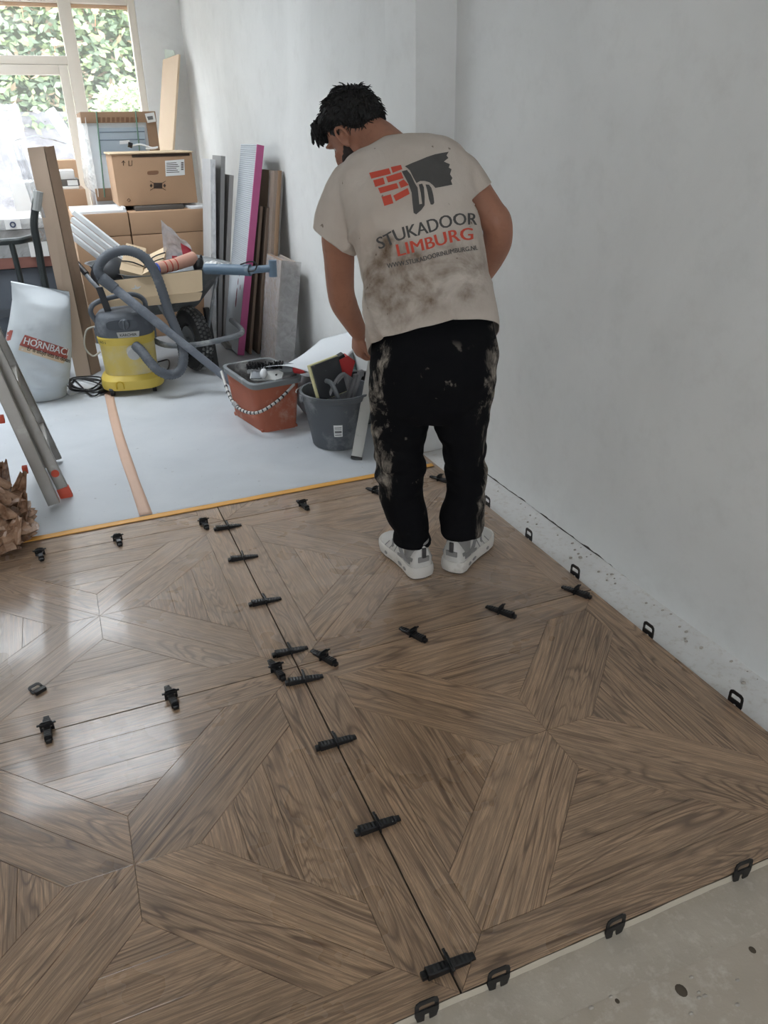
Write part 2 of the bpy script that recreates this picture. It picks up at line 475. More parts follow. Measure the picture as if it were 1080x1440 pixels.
# right wall near part with the ragged plaster foot
wr = MB(); NY = 160
def foot(y):
    k = max(0, min(1, (y+.1)/.25))
    return ZS+.004+k*(.010+.012*max(0, nz((y*18, 3, 0))+.15))+.003*nz((y*40, 0, 5))
ys = [YB+(-1.2-YB)*i/10 for i in range(10)]+[-1.2+(YS+1.2)*i/NY for i in range(NY+1)]
for i in range(len(ys)-1):
    a, b = ys[i], ys[i+1]
    wr.hexa([(XN, a, foot(a)), (XN+.012, a, foot(a)), (XN+.012, b, foot(b)), (XN, b, foot(b)), (XN, a, ZC), (XN+.012, a, ZC), (XN+.012, b, ZC), (XN, b, ZC)])
wall_right = struct('wall_right', wr, M_PLAST, smooth=20)
bk = MB().box((XN+.112, (YB+YS)/2, 1.2), (.2, YS-YB, 3.0)); obj('masonry_core', bk, pm('dark_masonry', (92, 86, 80), .9), wall_right, 0)
struct('wall_return', MB().box(((XF+XN+.2)/2, YS+.15, 1.3), (XN+.2-XF, .3, 2.66)), M_PLAST, smooth=0)
struct('wall_right_extension', MB().box((XF+.1, (YS+.3+YW)/2+.1, 1.3), (.2, YW-YS-.1, 2.66)), M_PLAST, smooth=0)
struct('wall_left', MB().box((XL-.1, (YB+YW)/2, 1.3), (.2, YW-YB, 2.66)), M_PLAST, smooth=0)
# ceiling with the roof light opening of the extension
ce = MB(); (p0, p1, p2, p3), (q0, q1, q2, q3) = DOMES
for a, b, c_, e in ((XL, XN+.2, YB, p2), (XL, p0, p2, p3), (p1, XN+.2, p2, p3), (XL, XN+.2, p3, q2), (XL, q0, q2, q3), (q1, XN+.2, q2, q3), (XL, XN+.2, q3, YW+.3)):
    ce.box(((a+b)/2, (c_+e)/2, ZC+.12), (b-a, e-c_, .24))
struct('ceiling', ce, M_CEIL, smooth=0)
for i, (x0, x1, y0, y1) in enumerate(DOMES):
    rl = MB()
    for a, b, c_, e in ((x0-.06, x1+.06, y0-.06, y0), (x0-.06, x1+.06, y1, y1+.06), (x0-.06, x0, y0, y1), (x1, x1+.06, y0, y1)):
        rl.box(((a+b)/2, (c_+e)/2, ZC+.32), (b-a, e-c_, .16))
    w4 = struct('window_%d' % (i+3), rl, M_WHITEPVC, smooth=0)
    obj('pane', MB().box(((x0+x1)/2, (y0+y1)/2, ZC+.40), (x1-x0+.1, y1-y0+.1, .008)), M_GLASS, w4, 0)
# rear wall; its unseen window is added to throw fill light
rb = MB(); a0, a1, b0, b1 = REAR_FILL
for xa, xb, za, zb in ((XL, a0, -.03, ZC), (a1, XN+.2, -.03, ZC), (a0, a1, -.03, b0), (a0, a1, b1, ZC)):
    rb.box(((xa+xb)/2, YB-.1, (za+zb)/2), (xb-xa, .2, zb-za))
struct('wall_back', rb, M_PLAST, smooth=0)
wf = MB()
for xa, xb, za, zb in ((a0, a0+.07, b0, b1), (a1-.07, a1, b0, b1), (a0, a1, b0, b0+.07), (a0, a1, b1-.07, b1), ((a0+a1)/2-.04, (a0+a1)/2+.04, b0, b1)):
    wf.box(((xa+xb)/2, YB-.1, (za+zb)/2), (xb-xa, .08, zb-za))
w2 = struct('window_2', wf, M_CREAM, smooth=0)
obj('pane', MB().box(((a0+a1)/2, YB-.1, (b0+b1)/2), (a1-a0-.02, .008, b1-b0-.02)), M_GLASS, w2, 0)
# window wall: cream timber front, x from -2.9 to 0.61
ww = MB()
WX0, WX1, WZ1 = -2.95, .612, 2.46
for xa, xb, za, zb in ((XL, WX0, -.03, ZC), (WX1, XF+.05, -.03, ZC), (WX0, WX1, WZ1, ZC)):
    ww.box(((xa+xb)/2, YW+.15, (za+zb)/2), (xb-xa, .3, zb-za))
struct('wall_front', ww, M_PLAST, smooth=0)
ff = MB()
def bar(mb, xa, xb, za, zb, y=YW+.04, t=.09): mb.box(((xa+xb)/2, y+t/2, (za+zb)/2), (xb-xa, t, zb-za), bev=.006)
bar(ff, WX1-.06, WX1, 0, WZ1); bar(ff, -.02, .085, 0, WZ1); bar(ff, WX0, WX0+.07, 0, WZ1); bar(ff, -1.02, -.92, 0, WZ1)
bar(ff, -1.95, -1.86, 0, WZ1)
for xa, xb in ((WX0+.07, -1.95), (-1.86, -1.02), (-.92, -.02), (.085, WX1-.06)):
    bar(ff, xa, xb, 2.385, WZ1); bar(ff, xa, xb, 0, .08)
for xa, xb in ((-.92, -.02), (-1.86, -1.02)): bar(ff, xa, xb, 1.93, 1.995)
win = struct('window_1', ff, M_CREAM, smooth=20)
for xa, xb, za, zb in ((WX0+.07, -1.95, .08, 2.385), (.085, WX1-.06, .08, 2.385), (-.92, -.02, 1.995, 2.385), (-1.86, -1.02, 1.995, 2.385)):
    obj('pane', MB().box(((xa+xb)/2, YW+.085, (za+zb)/2), (xb-xa, .008, zb-za)), M_VEILGLASS, win, 0)
    tr = MB(); bar(tr, xa, xb, zb-.03, zb, YW+.10, .02); obj('glazing_bead', tr, pm('bare_wood', (206, 170, 136), .6), win, 0)
for i, (xa, xb) in enumerate(((-.915, -.025), (-1.855, -1.025))):
    dm = MB()
    bar(dm, xa, xa+.085, .085, 1.925, YW+.03, .07); bar(dm, xb-.075, xb, .085, 1.925, YW+.03, .07)
    bar(dm, xa+.085, xb-.075, 1.85, 1.925, YW+.03, .07); bar(dm, xa+.085, xb-.075, .085, .22, YW+.03, .07)
    dr = struct('door_%d' % (i+1), dm, M_CREAM, smooth=20)
    obj('pane', MB().box(((xa+xb)/2, YW+.07, 1.035), (xb-xa-.15, .008, 1.64)), M_VEILGLASS, dr, 0)
    hm = MB().box((xa+.045, YW+.02, 1.02), (.03, .012, .2), bev=.004).tube([(xa+.045, YW+.02, 1.06), (xa+.045, YW-.03, 1.06), (xa+.16, YW-.03, 1.06)], .009)
    obj('handle', hm, M_ALU, dr)

# ================================================================== OUTSIDE
GM = concrete_mat('garden_paving', (118, 115, 110), (134, 130, 125), (146, 142, 137), 2)
struct('ground', MB().box((-1, 12.7, -.15), (16, 12, .2)), GM, smooth=0)
rw = MB()
def rwfn(u, v):
    x = -7+11*u; z = -.05+1.75*v
    return V((x, 11.4-.1*abs(nz((x*3, 0, z*4)))-.05*nz((x*9, 1, z*9)), z))
rw.sheet(rwfn, 130, 26); rw.box((-1.5, 11.7, .8), (11, .5, 1.72))
obj('garden_wall', rw, concrete_mat('rough_render', (84, 83, 85), (102, 100, 103), (120, 118, 121), 1.5), None, 50,
    label='rough pale grey garden wall outside the glazed door', cat='wall')
def leaf_cloud(name, label, cat, n, boxfn, cols, size, origin, group=None, core=None):
    t = NT(name+'_green'); oi = t.n('ShaderNodeNewGeometry')
    rp = t.n('ShaderNodeValToRGB'); rp.color_ramp.interpolation = 'CONSTANT'
    els = rp.color_ramp.elements; els[0].color = (*srgb(cols[0]), 1); els[0].position = 0
    els[1].color = (*srgb(cols[1]), 1); els[1].position = 1/len(cols)
    for i in range(2, len(cols)):
        e = els.new(i/len(cols)); e.color = (*srgb(cols[i]), 1)
    t.l(oi.outputs['Random Per Island'], rp.inputs[0]); t.set(rp.outputs[0], .55)
    t.b.inputs['Transmission Weight'].default_value = 0
    th = thing(name, label, cat, origin, group)
    mb = MB(); rnd = random.Random(len(name)*n)
    for i in range(n):
        p = boxfn(rnd); s_ = size*rnd.uniform(.6, 1.4)
        a = V((rnd.gauss(0,1), rnd.gauss(0,1), rnd.gauss(0,.6))).normalized()
        nn = V((rnd.gauss(0,.6), -1+rnd.gauss(0,.5), .7+rnd.gauss(0,.5))).normalized()
        b = nn.cross(a).normalized()*.55; a = b.cross(nn).normalized()
        mb.add([p-a*s_*.5, p+b*s_*.5-a*.1*s_, p+a*s_*.6, p-b*s_*.5-a*.1*s_], [(0,1,2,3)])
    fo = obj('foliage', mb, t.m, th, 0); fo['kind'] = 'stuff'
    if core: obj('branches', core, pm('dark_twigs', (70, 78, 48), .9), th, 30)
    return th
cols_ivy = [(68,82,54), (80,94,59), (90,105,66), (74,90,64), (102,114,71), (63,78,56), (114,98,75), (85,98,73)]
core = MB()
for i in range(22):
    x = -6+.45*i; core.tube(spline([(x, 11.75, .1), (x+.2, 11.72, 1.3), (x-.1, 11.74, 2.4), (x+.25, 11.7, 3.6)], 4), .025, 6)
core.box((-1.5, 12.0, 2.4), (11, .2, 3.4))
hedge = leaf_cloud('ivy_hedge', 'dense sunlit ivy hedge growing above the garden wall', 'hedge', 17000,
    lambda r: V((r.uniform(-6.8, 3.8), 11.62-abs(r.gauss(0, .22)), r.uniform(1.45, 4.3))), cols_ivy, .115, (-1.5, 11.6, -.05), core=core)
core = MB()
for i in range(9):
    a = i*2*PI/9; core.tube(spline([(.75, 9.4, -.05), (.75+.1*math.cos(a), 9.4+.1*math.sin(a), .6), (.75+.35*math.cos(a), 9.4+.3*math.sin(a), 1.5)], 5), .012, 6)
def bushp(r):
    while True:
        p = V((r.uniform(-1, 1), r.uniform(-1, 1), r.uniform(-1, 1)))
        if .3 < p.length < 1: return V((.75+p.x*.62, 9.4+p.y*.5, 1.22+p.z*.75))
leaf_cloud('garden_shrub', 'light green bushy shrub standing outside the narrow window', 'shrub', 2600, bushp,
    [(90,108,66), (104,121,76), (81,99,61), (115,127,85)], .09, (.75, 9.4, -.05), core=core)
for i, (x, z) in enumerate(((-.15, 2.95), (.19, 2.72), (.05, 2.52), (-.9, 2.58), (.42, 2.9))):
    q = V((x*1.6, 11.1, z)); fm = MB().tube([q, q+V((0,.2,-.1)), q+V((0,.5,-.2))], .006, 5)
    for k in range(6):
        a = k*PI/3; fd = V((math.cos(a), -.25, math.sin(a)))
        fm.ell(q+fd*.024, (fd*.028, V((0,.008,0)), V((-math.sin(a), 0, math.cos(a)))*.018), 8, 6)
    obj('flower', fm, pm('orange_petal', (206, 140, 108), .6), hedge, label='orange flower')
pp = gy(70, 155, 8.2); pq = gy(150, 275, 8.0)
obj('downpipe', MB().tube([pp, pq, pq+(pq-pp)*1.2], .055, 12), M_WHITEPVC, None, label='white plastic pipe leaning diagonally outside the door', cat='pipe')


# ================================================================== FLOOR COVER AND TAPE
def tape_y(x): return 1.148+.012*x+.004*nz((x*2.2, 0, 0), 1, 2)
t = NT('floor_cover_fleece'); a = t.noise(2.2, detail=5, dist=.6); b = t.noise(45, detail=3)
c_ = t.mix(t.ramp(a, .3, .7), srgb((190, 195, 200)), srgb((204, 208, 212)))
c_ = t.mix(t.math('MULTIPLY', t.ramp(b, .69, .74), .5), c_, srgb((128, 124, 120)))
g3 = t.noise(.9, detail=6, rough=.6); c_ = t.mix(t.math('MULTIPLY', t.ramp(g3, .55, .75), .35), c_, srgb((176, 174, 172)))
t.set(c_, .55, 0, .35); t.bump(t.noise(3.2, detail=4), .25, .01); M_SHEET = t.m
sh = MB()
def shfn(u, v):
    x = XL+.02+(XF-XL-.04)*u; y = tape_y(x)*(1-v)+(YW-.02)*v
    z = .003+.0035*max(0, nz((x*2.4, y*1.3, 0), 1, 6))*min(1, v*9)
    return V((x, y, z))
sh.sheet(shfn, 110, 120)
obj('floor_cover', sh, M_SHEET, None, 60, label='pale blue grey protective floor cover spread over the far tiles', cat='floor cover', solid=.0015)
et = MB()
def etfn(u, v):
    x = -2.2+3.18*u; y = tape_y(x)+(v-.5)*.034+.0025*nz((x*7, v*3, 0), 1, 4)
    return V((x, y, .0048+.0012*nz((x*12, v, 0))-.003*max(0, .5-v)))
et.sheet(etfn, 160, 4)
obj('edge_tape', et, pm('yellow_masking_tape', (232, 172, 84), .5, var=.08, bump=.2), None, 60, label='yellow orange masking tape along the edge of the floor cover', cat='tape', solid=.0006)
sp = MB()
def spfn(u, v):
    y = 1.165+(3.1-1.165)*u; x = -.283+.010*math.sin(y*2.2)+(v-.5)*(.048+.006*nz((y*3, 0, 0)))
    return V((x, y, .0082+.0012*nz((y*5, v*2, 1))))
sp.sheet(spfn, 60, 3)
obj('seam_tape', sp, pm('faded_orange_tape', (206, 172, 150), .6, var=.06), None, 60, label='faded orange tape strip running over the seam of the floor cover', cat='tape', solid=.0006)

# ================================================================== LEVELLING CLIPS
def clip_frame(mb, s=1.0):
    """plate standing in the x-z plane, thickness along y"""
    th_ = .0022
    pts = [(-.017, -.001), (-.017, .019), (-.0155, .025), (-.010, .0285), (.010, .0285), (.0155, .025), (.017, .019), (.017, -.001)]
    inn = [(-.0115, .0095), (-.0115, .0175), (-.010, .0195), (-.007, .0205), (.007, .0205), (.010, .0195), (.0115, .0175), (.0115, .0095)]
    vs_ = []
    for y in (-th_/2, th_/2):
        vs_ += [(x*s, y, z*s) for x, z in pts]+[(x*s, y, z*s) for x, z in inn]
    fs_ = []
    for k in range(7):
        fs_ += [(k, k+1, 8+k+1, 8+k), (16+k, 16+8+k, 16+8+k+1, 16+k+1), (k, 16+k, 16+k+1, k+1), (8+k, 8+k+1, 24+k+1, 24+k)]
    fs_ += [(0, 8, 15, 7), (16, 23, 31, 24), (8, 24, 31, 15), (0, 7, 23, 16), (0, 16, 24, 8), (7, 15, 31, 23)]
    mb.add(vs_, fs_)
    mb.box((0, 0, .0045*s), (.034*s, .0030, .0095*s))
    return mb
def clip_feet(mb, s=1.0):
    for k in (-1, 1):
        mb.prism([(k*.003*s, -.0012, 0), (k*.017*s, -.0012, 0), (k*.014*s, -.0012, -.012*s), (k*.004*s, -.0012, -.0195)], (0, .0024, 0))
    return mb
def wedge_mb(mb, L=.096):
    """wedge lying along y: thick end at -y"""
    n = 22; h0, h1, wd = .0185, .006, .0095
    y0 = -L*.46
    rings = []
    for i in range(n+1):
        y = y0+L*i/n; h = h0+(h1-h0)*i/n; tz = .0012 if i % 2 else 0
        ww_ = wd if i < n-2 else wd*.75
        rings.append([V((-ww_, y, .0006)), V((ww_, y, .0006)), V((ww_, y, h*.8)), V((ww_*.75, y, h-tz)), V((-ww_*.75, y, h-tz)), V((-ww_, y, h*.8))])
    mb.loft(rings)
    mb.box((0, y0-.005, .006), (.014, .011, .0105), bev=.002)
    return mb
def make_clip(label, group, wedge=True, feet=False):
    th = thing('levelling_clip', label, 'tile clip', (0,0,0), group)
    obj('clip_frame', clip_frame(MB(), 1.0 if wedge else 1.3), M_BLACK, th, 25)
    if feet: obj('clip_foot', clip_feet(MB(), 1.3), M_BLACK, th, 25)
    if wedge:
        w_ = obj('wedge', wedge_mb(MB()), M_BLACK, th, 25)
        obj('wing', MB().box((0, -.001, .022), (.046, .006, .004), bev=.0015).box((0, -.001, .0185), (.03, .005, .008), bev=.001), M_BLACK, w_, 25)
    return th
proto_w = make_clip('x', 'x'); proto_e = make_clip('x', 'x', False, True)
used = {'w': False, 'e': False}
def put_clip(kind, loc, rz, label, group, tiltx=0):
    pr = proto_w if kind == 'w' else proto_e
    if not used[kind]:
        used[kind] = True; o = pr; o.location = V(loc); o.rotation_euler = (tiltx, 0, rz); o['label'] = label; o['group'] = group
    else:
        o = copy_thing(pr, loc, rz, label, group); o.rotation_euler = (tiltx, 0, rz)
    return o
J = (.07, .36, .67, .935)
ORD = ('first', 'second', 'third', 'fourth', 'fifth')
LW = 'levelling wedges on the lengthwise joint'
for seq, way in (((-.07, -.335, -.61, -.95), 'bare screed'), ((.07, .36, .67, .93), 'yellow tape')):
    for i, y in enumerate(seq):
        put_clip('w', (0, y, 0), -PI/2+random.uniform(-.06, .06), 'levelling wedge across the lengthwise joint, %s from the crossing towards the %s' % (ORD[i], way), LW)
for seq, way in ((((-.06, .12), (-.35, .1), (-.66, .05)), 'away from the wall'), (((.08, .42), (.36, .40), (.66, .50), (.94, .42)), 'towards the wall')):
    for i, (x, r) in enumerate(seq):
        put_clip('w', (x, .004, 0), r, 'levelling wedge on the middle crosswise joint, %s from the crossing %s' % (ORD[i], way), 'levelling wedges on the middle crosswise joint')
for seq, way in ((((-.08, .08), (-.4, .08), (-.67, .1)), 'away from the wall'), (((.32, .12), (.635, .35), (.935, .4)), 'towards the wall')):
    for i, (x, r) in enumerate(seq):
        put_clip('w', (x, 1.0, 0), r, 'levelling wedge beside the yellow tape, %s from the lengthwise joint %s' % (ORD[i], way), 'levelling wedges beside the yellow tape')
for seq, way in (((-.07, -.36), 'away from the wall'), ((.07, .32, .63, .935), 'towards the wall')):
    for i, x in enumerate(seq):
        put_clip('e', (x, -1.0065, 0), random.uniform(-.05, .05), 'empty clip at the bare screed edge, %s from the lengthwise joint %s' % (ORD[i], way), 'empty clips on the open front edge')
for seq, way in (((.10, .39, .70, .95), 'yellow tape'), ((-.27, -.61, -.9), 'bare screed')):
    for i, y in enumerate(seq):
        put_clip('e', (1.0022, y, 0), PI/2+random.uniform(-.1, .1), 'empty clip beside the wall, %s from the crosswise joint towards the %s' % (ORD[i], way), 'empty clips along the wall')
lc = thing('loose_clip', 'loose black clip frame lying flat on a tile', 'tile clip', gz(55, 972, 0))
mb = MB(Matrix.Translation(gz(55, 972, 0)+V((0,0,.0015))) @ Matrix.Rotation(.55, 4, 'Z') @ Matrix.Rotation(-1.35, 4, 'X')); clip_frame(mb, 1.05)
obj('clip_frame', mb, M_BLACK, lc, 25)
mb = MB(Matrix.Translation(gz(55, 972, 0)+V((0,0,.006))) @ Matrix.Rotation(.55, 4, 'Z')); mb.box((0, -.008, 0), (.032, .012, .011), bev=.002)
obj('clip_foot', mb, M_BLACK, lc, 25)

# ================================================================== PERSON
BASE = V((.62, .31, 0)); FW = V((.43, .903, 0)).normalized(); RT = V((FW.y, -FW.x, 0)); UP = V((0,0,1))
def P(px, py, fwd):
    v = ray(px, py); tt = ((BASE+FW*fwd-CAM).dot(FW))/v.dot(FW); return CAM+tt*v
def ering(L, R, fL, depth, bz=0.0, n=36, sq=2.35, fR=None, front=1.0):
    l = P(*L, fL); r = P(*R, fL if fR is None else fR); c = (l+r)/2; a = (r-l)/2
    b = FW*depth+UP*bz
    ring = []
    for k in range(n):
        an = 2*PI*k/n; ca, sa = math.cos(an), math.sin(an)
        q = (abs(ca)**sq+abs(sa)**sq)**(-1/sq)
        ring.append(c+a*ca*q+b*sa*q*(front if sa > 0 else 1))
    return ring
person = thing('person', 'dark haired plasterer in stained printed shirt and black work trousers bending over', 'person', BASE)
# ---- T-shirt
tor = [((521,503),(701,468),-.005,.125,-.075), ((516,478),(700,455),.0,.125,-.07), ((515,452),(698,440),.01,.122,-.06), ((517,405),(690,398),.035,.12,-.05), ((505,368),(683,362),.06,.122,-.05),
       ((492,322),(677,322),.09,.125,-.05), ((480,285),(671,285),.12,.122,-.05), ((476,252),(667,250),.145,.112,-.045), ((486,229),(660,226),.16,.096,-.04), ((505,212),(648,208),.175,.078,-.03),
       ((527,200),(630,197),.185,.06,-.02), ((540,193),(606,191),.19,.05,-.015)]
smb = MB(); smb.loft([ering(*q[:4], bz=q[4]) for q in tor])
def two(a, b, fa, dep, sq=2.1, bz=0): return ering(a, b, fa, dep, bz, 24, sq)
slL = [two((502,214),(545,300),.16,.07), two((475,234),(522,318),.16,.078), two((457,259),(509,337),.165,.076), two((447,292),(502,349),.18,.072), two((441,325),(497,363),.195,.066)]
smb.loft(slL)
slR = [two((625,210),(620,290),.16,.06), two((652,212),(645,292),.16,.062), two((672,228),(657,288),.16,.058), two((684,247),(662,284),.155,.054), two((693,262),(666,281),.15,.05)]
smb.loft(slR)
shirt = remeshed(smb, .0065, 22)
hemc = sum((V(p) for p in ering(*tor[0][:4], bz=tor[0][4])), V())/36
def plane_of(ring):
    c = sum(ring, V())/len(ring); n = V()
    for i in range(len(ring)): n += (ring[i]-c).cross(ring[(i+1) % len(ring)]-c)
    return c, n.normalized()
# folds
for i, p in enumerate(shirt.v):
    q = p-BASE; lat = q.dot(RT); h = q.z
    s1 = 1-abs(math.sin(15*(lat*1.0+h*.40)+2.2*nz(q, 2.5)))
    fold = .026*s1**3*max(0, min(1, (1.22-h)/.30))*max(0, .25+1.3*nz(q, 3, 2))
    s2 = 1-abs(math.sin(11*(lat*-.55+h*.9)+2.5*nz(q, 2.2, 4)))
    fold += .022*s2**4*max(0, .1+1.5*nz(q, 2.6, 7))
    fold += .008*nz((q.x*9, q.y*9, q.z*3.4), 1, 3)+.003*nz(q, 22, 1)
    left = max(0, (-lat-.02)/.2)*max(0, min(1, (1.10-h)/.18))
    fold += .014*(1-abs(math.sin(21*(lat+.28*h)+2*nz(q, 4))))**2*min(1, left)
    p += shirt.nrm[i]*fold
# open the hem, sleeve ends and neck
cuts = [plane_of(ering(*tor[0][:4], bz=tor[0][4])), plane_of(slL[-1]), plane_of(slR[-1]), plane_of(ering(*tor[-1][:4], bz=tor[-1][4]))]
ins = [sum(ering(*tor[3][:4]), V())/36, sum(slL[0], V())/24, sum(slR[0], V())/24, sum(ering(*tor[8][:4]), V())/36]
radl = [.30, .12, .10, .13]
def outside(p):
    for (c, n), i_, rl_ in zip(cuts, ins, radl):
        s_ = 1 if (i_-c).dot(n) < 0 else -1
        if s_*(p-c).dot(n) > -.011 and (p-c).length < rl_: return True
    return False
bm = bmesh.new(); bvs = [bm.verts.new(p) for p in shirt.v]
for f in shirt.f: bm.faces.new([bvs[k] for k in f])
bm.normal_update()
for (c, n), i_, rl_ in zip(cuts, ins, radl):
    s_ = 1 if (i_-c).dot(n) < 0 else -1
    n = n*s_; c = c-n*.012
    fs_ = [f for f in bm.faces if (f.calc_center_median()-c).length < rl_+.03]
    gm = list({v for f in fs_ for v in f.verts})+list({e for f in fs_ for e in f.edges})+fs_
    bmesh.ops.bisect_plane(bm, geom=gm, plane_co=c, plane_no=n, dist=1e-5)
    dl_ = [v for v in bm.verts if (v.co-c).length < rl_ and (v.co-c).dot(n) > 1e-4]
    bmesh.ops.delete(bm, geom=dl_, context='VERTS')
bm.verts.index_update()
sm2 = MB(); sm2.v = [v.co.copy() for v in bm.verts]; sm2.f = [tuple(v.index for v in f.verts) for f in bm.faces]; bm.free()
shirt_bvh = BVHTree.FromPolygons(sm2.v, sm2.f)
def on_shirt(px, py, off=.0018):
    v = ray(px, py).normalized(); h = shirt_bvh.ray_cast(CAM, v)
    if h[0] is None: return None
    nn_ = h[1] if h[1].dot(v) < 0 else -h[1]
    return h[0]+nn_*(off+.0008)
t = NT('stained_white_cotton')
def stain(px, py, rad, k=1.0):
    h = on_shirt(px, py, 0)
    if h is None: h = P(px, py, .0)
    vm = t.n('ShaderNodeVectorMath', operation='DISTANCE'); t.l(t.tc.outputs['Object'], vm.inputs[0]); vm.inputs[1].default_value = h-BASE
    r = t.n('ShaderNodeMapRange'); t.l(vm.outputs['Value'], r.inputs[0]); r.inputs[1].default_value = rad*1.12; r.inputs[2].default_value = rad*.1
    r.inputs[3].default_value = 0; r.inputs[4].default_value = k; return r.outputs[0]
n1 = t.noise(9, detail=8, rough=.62, dist=.6); n2 = t.noise(30, detail=5); n3 = t.noise(3.5, detail=5)
tot = None
for a in ((540,380,.10,1.0), (556,402,.12,1.0), (565,418,.10,.9), (535,440,.10,.6), (600,392,.12,.85), (655,372,.13,1.0), (640,405,.10,.45), (560,360,.06,.8), (527,475,.06,.5), (545,350,.05,.7)):
    s_ = stain(*a); tot = s_ if tot is None else t.math('ADD', tot, s_)
sf = t.math('MULTIPLY', t.math('MINIMUM', tot, 1.0), t.math('MULTIPLY', t.ramp(n1, .30, .62), t.ramp(n2, .22, .62, (.45,)*3+(1,), (1,)*4)))
sf = t.math('MINIMUM', sf, 1.0)
base = t.mix(t.ramp(n3, .35, .7), srgb((188, 175, 163)), srgb((208, 198, 188)))
c_ = t.mix(t.math('MULTIPLY', sf, .95), base, srgb((96, 74, 54)))
spk = t.ramp(t.noise(34, detail=2), .71, .75); c_ = t.mix(t.math('MULTIPLY', spk, .7), c_, srgb((96, 80, 64)))
t.set(c_, .9, 0, .2); t.bump(t.noise(11, t.mapping((1,1,.6)), 6, .6, 1.8), .35, .012); M_SHIRT = t.m
shirt_o = obj('t_shirt', sm2, M_SHIRT, person, 70, label='off-white cotton T-shirt with brown stains and printed back', solid=.0022)
# printed logo and lettering, taken down onto the cloth
M_PRED = pm('red_print', (196, 78, 60), .85, var=.1, scale=40, dust=.05); M_PGREY = pm('charcoal_print', (78, 76, 74), .85, var=.12, scale=40)
def print_poly(name, pts, mat, zs=5.4, ox=500, oy=190):
    vs_ = [V((ox+x/zs, oy+y/zs, 0)) for x, y in pts]
    vv, ff_ = fine(vs_, [tuple(range(len(vs_)))], 3.0)
    w3 = [on_shirt(p.x, p.y) for p in vv]
    mb = MB(); mb.v = [p if p is not None else V() for p in w3]; mb.f = [f for f in ff_ if all(w3[k] is not None for k in f)]
    return obj(name, mb, mat, shirt_o, 80)
for q in ([(105,290),(255,255),(270,297),(122,335)], [(268,247),(345,230),(356,262),(283,290)], [(135,347),(212,325),(225,375),(152,397)], [(232,320),(347,284),(366,332),(248,364)],
          [(172,405),(313,368),(328,406),(190,446)], [(328,362),(366,340),(404,382),(345,405)], [(200,472),(268,452),(288,520),(220,540)], [(286,462),(396,404),(411,448),(306,505)]):
    print_poly('printed_brick', q, M_PRED)
print_poly('printed_brush', [(375,240),(430,215),(480,195),(540,170),(600,150),(650,140),(705,130),(688,158),(702,178),(668,205),(714,225),(705,250),(726,262),(715,300),(733,330),(722,350),(733,380),(660,395),(604,405),(588,385),(560,362),(525,352),(490,352),(462,368),(440,330),(412,272),(395,255)], M_PGREY)
print_poly('printed_trowel', [(352,278),(390,268),(420,305),(450,370),(470,402),(478,470),(484,528),(505,524),(494,440),(478,378),(505,372),(518,400),(524,470),(524,535),(500,570),(460,605),(440,592),(432,520),(425,440),(400,370)], M_PGREY)
print_poly('printed_finger', [(530,378),(556,380),(575,405),(590,460),(597,515),(588,530),(570,530),(556,490),(545,430)], M_PGREY)
def interp(x, tab):
    for (a, b), (c_, e) in zip(tab, tab[1:]):
        if x <= c_: return b+(e-b)*(x-a)/(c_-a)
    return tab[-1][1]
def glyphs(body, bold):
    out = []
    for i, ch in enumerate(body):
        vs_, fs_ = text_mb(ch, 1, 0)
        if not vs_: continue
        pv, _ = text_mb(body[:i+1], 1, 0); xr = max(v.x for v in pv)
        own, _ = text_mb(ch, 1, 0); xo = max(v.x for v in own)
        n_ = len(vs_); sh_ = [V((v.x+xr-xo, v.y, 0)) for v in vs_]; vv = list(sh_); ff2 = list(fs_)
        for j in (1, 2):
            vv += [v+V((bold*j, 0, 0)) for v in sh_]; ff2 += [tuple(i_+n_*j for i_ in f) for f in fs_]
        out.append((vv, ff2))
    return out
def shirt_text(body, base_tab, cap_tab, mat, bold, joined=False, zs=5.4, ox=500, oy=190):
    gl = glyphs(body, bold)
    x0 = min(v.x for g in gl for v in g[0]); x1 = max(v.x for g in gl for v in g[0]); y1 = text_mb('H', 1, bold)[0]; y1 = max(v.y for v in y1)
    XA, XB = base_tab[0][0], base_tab[-1][0]; allm = MB()
    for vs_, fs_ in gl:
        vs_, fs_ = fine(vs_, fs_, .22); w3 = []
        for v in vs_:
            x = XA+(XB-XA)*(v.x-x0)/(x1-x0); by = interp(x, base_tab); cp = interp(x, cap_tab)
            sl = (interp(x+20, base_tab)-interp(x-20, base_tab))/40
            yy = v.y/y1*cp
            w3.append(on_shirt(ox+(x+yy*sl*.9)/zs, oy+(by-yy)/zs))
        mb = allm if joined else MB()
        k = len(mb.v); mb.v += [p if p is not None else V() for p in w3]; mb.f += [tuple(i+k for i in f) for f in fs_ if all(w3[i] is not None for i in f)]
        if not joined and mb.f: obj('printed_letter', mb, mat, shirt_o, 80)
    if joined: obj('printed_lettering', allm, mat, shirt_o, 80, kind='stuff')
shirt_text('STUKADOOR', [(182,868),(270,835),(350,796),(450,770),(545,748),(640,718),(760,688),(860,682),(918,684)], [(182,84),(350,92),(640,96),(918,88)], M_PGREY, .02)
shirt_text('LIMBURG', [(325,922),(420,898),(560,866),(690,826),(800,802),(890,795)], [(325,92),(560,88),(800,94),(890,92)], M_PRED, .022)
shirt_text('WWW.STUKADOORINLIMBURG.NL', [(245,1012),(360,990),(480,968),(640,922),(760,894),(925,872)], [(245,36),(925,34)], M_PGREY, .02, True)

